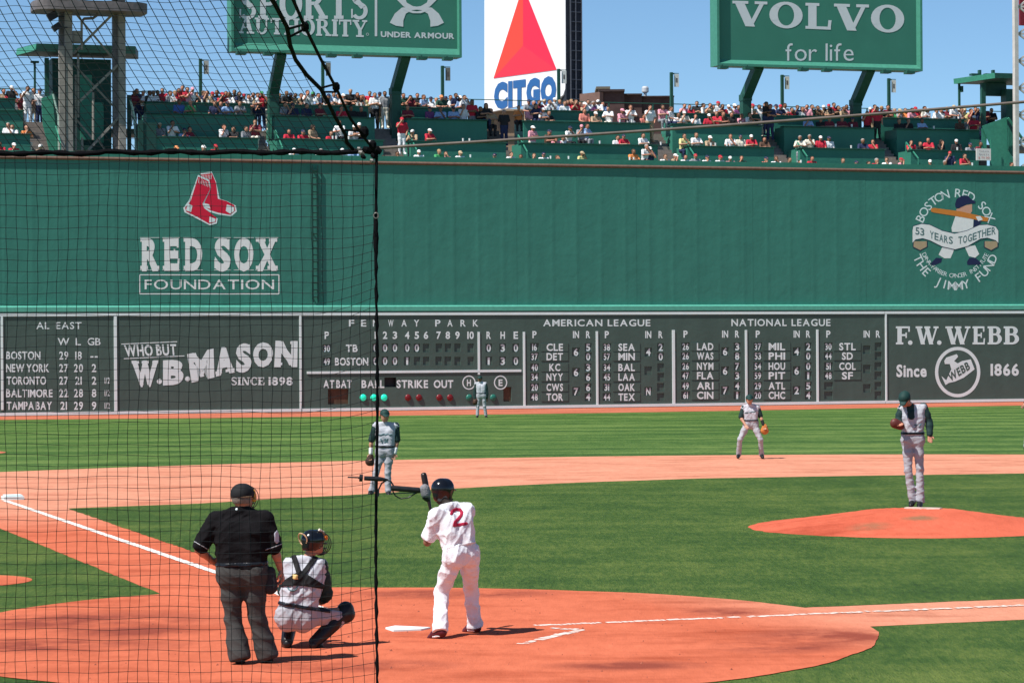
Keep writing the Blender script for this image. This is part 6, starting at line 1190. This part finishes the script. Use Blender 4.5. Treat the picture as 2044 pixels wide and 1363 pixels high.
def crowd_mesh(pose, hat):
    v = np.array; sit = pose < 4; zh = 1.12 if sit else 1.62; zs = zh-0.21; lean = (0.10, 0.02, 0.14, 0.05, 0.0, 0.0, 0.12, 0.02)[pose]
    X = lambda x, y, z: v([x, y, z])
    J = dict(head=X(0, -lean-0.03, zh-0.02), neck=X(0, -lean*0.8, zs+0.045), shL=X(-0.18, -lean*0.8, zs), shR=X(0.18, -lean*0.8, zs))
    hz = zs-0.50; J.update(hipL=X(-0.08, 0.03, hz), hipR=X(0.08, 0.03, hz))
    if sit: J.update(knL=X(-0.11, -0.36, hz-0.02), knR=X(0.11, -0.36, hz-0.02), anL=X(-0.11, -0.30, hz-0.42), anR=X(0.11, -0.30, hz-0.42), toL=X(-0.11, -0.44, hz-0.46), toR=X(0.11, -0.44, hz-0.46))
    else: J.update(knL=X(-0.10, -0.01, hz-0.43), knR=X(0.10, 0.0, hz-0.43), anL=X(-0.12, 0.02, hz-0.82), anR=X(0.12, 0.02, hz-0.82), toL=X(-0.15, -0.14, hz-0.88), toR=X(0.15, -0.14, hz-0.88))
    arms = {0: ((-0.26, -0.24, zs-0.22), (-0.06, -0.42, zs-0.20), (0.26, -0.24, zs-0.22), (0.08, -0.42, zs-0.20)), 1: ((-0.25, -0.08, zs-0.27), (-0.16, -0.30, zs-0.33), (0.25, -0.08, zs-0.27), (0.16, -0.30, zs-0.33)),
            2: ((-0.22, -0.28, zs-0.22), (-0.05, -0.26, zs+0.02), (0.27, -0.24, zs-0.22), (0.05, -0.40, zs-0.20)), 3: ((-0.27, -0.05, zs-0.26), (-0.24, -0.28, zs-0.30), (0.22, -0.24, zs-0.20), (0.06, -0.22, zs+0.08)),
            4: ((-0.25, 0.02, zs-0.28), (-0.24, -0.06, zs-0.52), (0.25, 0.02, zs-0.28), (0.24, -0.06, zs-0.52)), 5: ((-0.26, -0.06, zs-0.26), (0.04, -0.20, zs-0.24), (0.26, -0.06, zs-0.26), (-0.04, -0.22, zs-0.20)),
            6: ((-0.27, -0.20, zs-0.24), (-0.10, -0.40, zs-0.28), (0.27, -0.20, zs-0.24), (0.10, -0.40, zs-0.28)), 7: ((-0.27, -0.02, zs-0.26), (-0.18, -0.16, zs-0.46), (0.26, -0.16, zs-0.14), (0.10, -0.18, zs+0.08))}[pose]
    J['elL'], J['wrL'], J['elR'], J['wrR'] = [v(q) for q in arms]
    p = Person('', (0, 0, 0), J, (0, -1, -0.12), 0.024, 1.02, 1.02); F = p.F; fl = {}
    sk = F.blank(); F.add(sk, p.head_prims(), 0.03); F.add(sk, p.head_detail()[:1]+p.neck_prims(), 0.02)
    for e in 'LR': F.add(sk, p.arm_prims(e, 1.0, (0.052, 0.045, 0.034))+[(J['wr'+e], J['wr'+e]+nrm(J['wr'+e]-J['el'+e])*0.10, 0.036, 0.03)], 0.02)
    sh = F.blank(); F.add(sh, p.torso_prims(), 0.05, 0.012)
    for e in 'LR': F.add(sh, p.arm_prims(e, 0.40, (0.072, 0.06, 0.05)), 0.03)
    sh = np.maximum(sh, F.half(p.shc-p.spine*0.52, -p.spine)); F.folds(sh, 0.006, 0.15, pose)
    tr = F.blank(); F.add(tr, p.pelvis_prims(), 0.05, 0.008)
    for e in 'LR': F.add(tr, p.leg_prims(e, 1.08), 0.04, 0.01); F.add(tr, p.foot_prims(e, 0.008), 0.02)
    c = J['head']; f_, u = p.face, p.hup; hr = F.add(F.blank(), [(c-f_*0.03+u*0.035, c+f_*0.012+u*0.04, 0.098, 0.088)], 0.01); hr = np.maximum(hr, F.half(c+u*0.03-f_*0.0, -(u*0.8-f_*0.75) if hat == 0 else -u))
    if hat == 1: F.add(hr, [(c+f_*0.08+u*0.035, c+f_*0.14+u*0.02, 0.068, 0.05, u, 0.3)], 0.012)
    if hat == 0: F.add(hr, [(c-f_*0.05+u*0.02, c-f_*0.045-u*0.05, 0.072, 0.055)], 0.02)
    if hat == 2: F.add(hr, [(c-f_*0.05, c-f_*0.05-u*0.20, 0.082, 0.07), (c+p.side*0.07+u*0.01, c+p.side*0.075-f_*0.02-u*0.16, 0.04, 0.04), (c-p.side*0.07+u*0.01, c-p.side*0.075-f_*0.02-u*0.16, 0.04, 0.04)], 0.03)
    A = np.stack([sk, sh, hr, tr]); f = A.min(0); V, Fc = snet(f, F.o, F.h)
    cen = V[Fc].mean(1); ii = np.clip(((cen-F.o)/F.h).round().astype(int), 0, F.n-1); mi = A[:, ii[:, 0], ii[:, 1], ii[:, 2]].argmin(0)
    top = zh+0.115
    me = bpy.data.meshes.new('person'); me.from_pydata((V-[0, 0, top]).tolist(), [], Fc.tolist())
    for k in range(4): me.materials.append(m_skin)
    me.polygons.foreach_set('material_index', mi.astype(np.int32)); me.polygons.foreach_set('use_smooth', [True]*len(me.polygons)); return me
_CM = {}
SEC_PX = [(-90, 112, 'before light tower'), (112, 285, 'behind light tower'), (285, 535, 'between tower and billboard'), (535, 772, 'under first billboard'), (772, 1022, 'beside triangle sign'), (1022, 1155, 'under triangle sign'), (1155, 1345, 'below brick building'), (1345, 1490, 'before second billboard'), (1490, 1702, 'under second billboard'), (1702, 1842, 'past second billboard'), (1842, 2100, 'by roofed booth')]
ROWN = {'F': 'at wall ledge', '1': 'at first counter', '2': 'at second counter', '3': 'along the top'}
ROWG = {'F': 'spectators in the front row', '1': 'spectators at the first counter', '2': 'spectators at the second counter', '3': 'spectators standing along the top'}
ROWW = {'F': 0.62, '1': W1+0.62, '2': W2+0.62, '3': W3+0.62}
NORD = ['', 'second', 'third', 'fourth', 'fifth', 'sixth', 'seventh', 'eighth', 'ninth', 'tenth', 'eleventh', 'twelfth']
CROWD = dict(
F='''0 284 Rk|27 286 Rw|83 289 Tw|350 292 Oo|403 291 Kw|429 289 Rr|585 297 Ww|638 298 Wg|683 297 Ww|706 297 Bk|763 311 Rk|790 303 Rk|836 300 Ww|874 299 Ey|889 303 Pk|918 302 Wt|988 307 Bn|1019 304 Wk|1039 309 Hk|1066 307 Wh|1085 305 Wn|1111 311 Kh|1160 303 Yt|1262 299 Oh|1287 289 Wg|1297 294 Nw|1325 309 Wh|1346 308 Tw|1367 310 Wk|1388 308 Gr|1408 311 Wn|1435 311 Wr|1457 313 Pw|1480 312 Kh|1525 314 Sn|1549 313 Wh|1572 315 Hk|1594 321 Kk|1619 313 Rk|1681 317 Nh|1707 322 Kn|1729 323 Kk|1746 317 Rg|1771 316 Wh|1796 316 Pr|1856 320 Mw|1884 321 Wg|1896 303 Nr|1922 308 Rk|2015 325 Wk''',
**{'1': '''17 246 Wg|26 250 Wh|50 252 Ob|319 246 Gt|342 242 Wk|366 257 Bn|375 254 Mk|445 249 Wk|469 254 Kk|490 253 Gk|510 240 Mh|576 259 Rk|603 260 Rn|623 250 Tl|660 263 Rh|678 242 Wh|707 250 Ww|717 246 Kw|802 235*RrW|825 260 Tw|855 258 Rw|1063 252*PwC|1093 260 Hn|1109 272 Pb|1122 272 Wk|1134 253 Wn|1161 250 Gp|1168 248 Bk|1232 271 Wk|1243 269 Rn|1281 267 Wk|1363 268 Yk|1388 266 Wh|1415 272 Tw|1457 269 Wh|1478 270 Cn|1499 270 Rw|1525 275 Hk|1597 272 Cg|1616 270 Cg|1638 272 Rw|1654 273 Wn|1721 278 Ng|1743 280 Rh|1818 281 Rk|1835 284 Kh|1853 276 Rk|1877 280 Kl|1909 279 Kw|1935 286 Gn|1955 284 Mk''',
'2': '''357 199 Lk|380 202 Ek|429 202 Nk|441 203 Bk|452 204 Bn|478 203 Gk|567 205 Gk|584 207 Nn|611 207 Nk|636 208 Mk|679 213 Rk|700 212 Kk|721 213 Kk|813 211 Mk|857 214 Un|880 214 Bk|904 214 Bn|942 200 Rk|956 214 Kk|969 207 Kl|978 218 Th|1006 220*KgN|1034 212 Oh|1057 214 Pw|1068 208 Nl|1081 216 Ww|1093 222 Kk|1166 218 Sk|1187 224 Tw|1215 214 Wk|1239 218 Pp|1257 211 Wh|1284 228 Sk|1297 211*WkT|1321 210 Pl|1338 214 Wh|1352 226 Wk|1364 223 Cw|1388 229 Wk|1415 228 Rw|1432 224 Rh|1441 224 Hh|1479 228 Pk|1492 226 Wh|1505 219 Dt|1529 204*KkN|1537 209*NhN|1612 234 Bk|1636 235 Kk|1653 234 Mk|1679 234 Mh|1702 235 Mn|1731 223 Rh|1751 214*RkK|1793 238 Kk|1812 238 Kh|1838 238 Bk|1915 238 Hk|1943 232 Rw''',
'3': '''7 178 Tk|23 172 Kw|11 192 Rr|31 196 Wh|55 173*WkW|79 178*WnN|266 182 Mk|273 178 Nk|298 182 Kk|314 181 Kk|324 177 Rk|339 182 Gk|357 177 Rk|364 172 Rh|384 175 Wp|392 185 Kk|414 182 Th|433 181 Kk|451 183 Rk|459 185 Wh|468 180 Kk|477 184 Nk|496 190 Gk|506 186 Wk|522 183 Re|558 187 Kk|570 183 Kh|590 187 Tk|613 181 Wk|625 184 We|647 186 Kk|666 185 Bk|674 188 Wh|685 188 Ww|699 179 Kg|712 186 Kk|718 191 Ch|724 190 Yk|738 183 Rk|748 186*WhK|768 183*GkC|805 187 Dk|819 191 Ml|833 187 Kk|845 190 Bh|860 194 Wn|879 191 Do|899 191 Dk|909 187 Nk|926 191 Wk|1054 200 Gn|1087 199 Wt|1107 196 Ww|1126 203 Wh|1132 200 Nk|1140 199 Ry|1149 200 Rh|1157 204 Rk|1174 200 Wk|1184 203 Ug|1194 200 Ww|1203 204 Bk|1366 208 Pk|1376 211 Rh|1391 203 Kk|1417 207 Tk|1433 203 Wr|1454 210 Ww|1466 208 Ww|1472 211 Uk|1502 208 Wr|1527 206 Wk|1549 209 Wn|1566 207 Wk|1577 216 Rk|1591 211 Nh|1611 210 Pk|1620 210 Dk|1632 212 Hk|1644 211 Tw|1664 206 Rk|1681 214 Th|1690 210 Pk|1737 215 Rw|1745 210 Rk|1772 211 Mk|1785 217 Eg|1795 218 Gt|1807 217 Oh|1827 214 Rr|1845 213 Ck|1851 217 Ww|1878 217 Wk|1890 214 Mt|1901 211 Wt|1918 216 Wh|1926 217 Yt|1947 215 Nk|1952 217 Kk|1979 217 Kk'''})
def _fill(row, gap, cols, hats):
    it = sorted((float(q.replace('*', ' ').split()[0]), float(q.replace('*', ' ').split()[1])) for q in CROWD[row].split('|')); add = []
    for (x0, y0), (x1, y1) in zip(it, it[1:]):
        if gap < x1-x0 < 42:
            k = int((x1-x0)/gap)
            for j in range(1, k+1): add.append(f'{x0+(x1-x0)*j/(k+1)+RNG.normal():.0f} {y0+(y1-y0)*j/(k+1)+RNG.normal()*2+2:.0f} {RNG.choice(list(cols))}{RNG.choice(list(hats))}')
    CROWD[row] += '|'+'|'.join(add)
_fill('3', 15.5, 'WWRRKNGTPMBW', 'kkhwnrgyk'); _fill('2', 31, 'WWRNKGRM', 'kkhwnrk')
_seen = {}; _people = []
for row, data in CROWD.items():
    for it in data.split('|'):
        star = '*' in it; a, b_, c_ = it.replace('*', ' ').split(); _people.append((row, float(a), float(b_), c_, star))
for row, x, y, code, star in _people:
    w = ROWW[row]; hat = HCOL[code[1]][2]
    stand = row == '3' or star; pose = int(RNG.choice([4, 5, 5, 6, 7]) if stand else RNG.choice([0, 0, 1, 2, 3]))
    if star: pose = int(RNG.choice([4, 5, 7])); w = w-0.35
    if row == '2' and x in (942,): pose = 5
    key = (pose, hat)
    if key not in _CM: _CM[key] = crowd_mesh(*key)
    pos = px_wall(x, y-1.0, w); o = bpy.data.objects.new('person', _CM[key]); COL.objects.link(o); o.location = tuple(pos); s_ = RNG.uniform(0.96, 1.05)
    o.scale = (s_*(1 if RNG.random() < 0.5 else -1), s_, s_); o.rotation_euler = (0, 0, math.radians(44.4)+RNG.normal()*0.32)
    trk_ = code[2] if len(code) > 2 else RNG.choice(list('NNKTCG'))
    sk = [m_skin, m_skin, m_skin2, m_skin2, m_skin3][int(RNG.integers(5))]
    mats = [sk, M('cloth_'+CCOL[code[0]][0].replace(' ', '_'), CCOL[code[0]][1], 0.8, 0.1, 9), sk if code[1] == 'b' else M('head_'+HCOL[code[1]][0].replace(' ', '_'), HCOL[code[1]][1], 0.8, 0.12, 25), M('cloth_'+CCOL[trk_][0].replace(' ', '_'), CCOL[trk_][1], 0.8, 0.1, 9)]
    for k in range(4): o.material_slots[k].link = 'OBJECT'; o.material_slots[k].material = mats[k]
    sec = next(n for a, b_, n in SEC_PX if a <= x < b_)
    base = (code[0], code[1], row, sec); i = _seen[base] = _seen.get(base, 0)+1
    pre = f'{NORD[i-1]} ' if i > 1 else ''
    art = 'full-length ' if star else ''
    tag(o, f'{pre}{art}spectator in {CCOL[code[0]][0]}, {HCOL[code[1]][0]}, {ROWN[row]} {sec}', 'person', ROWG[row])
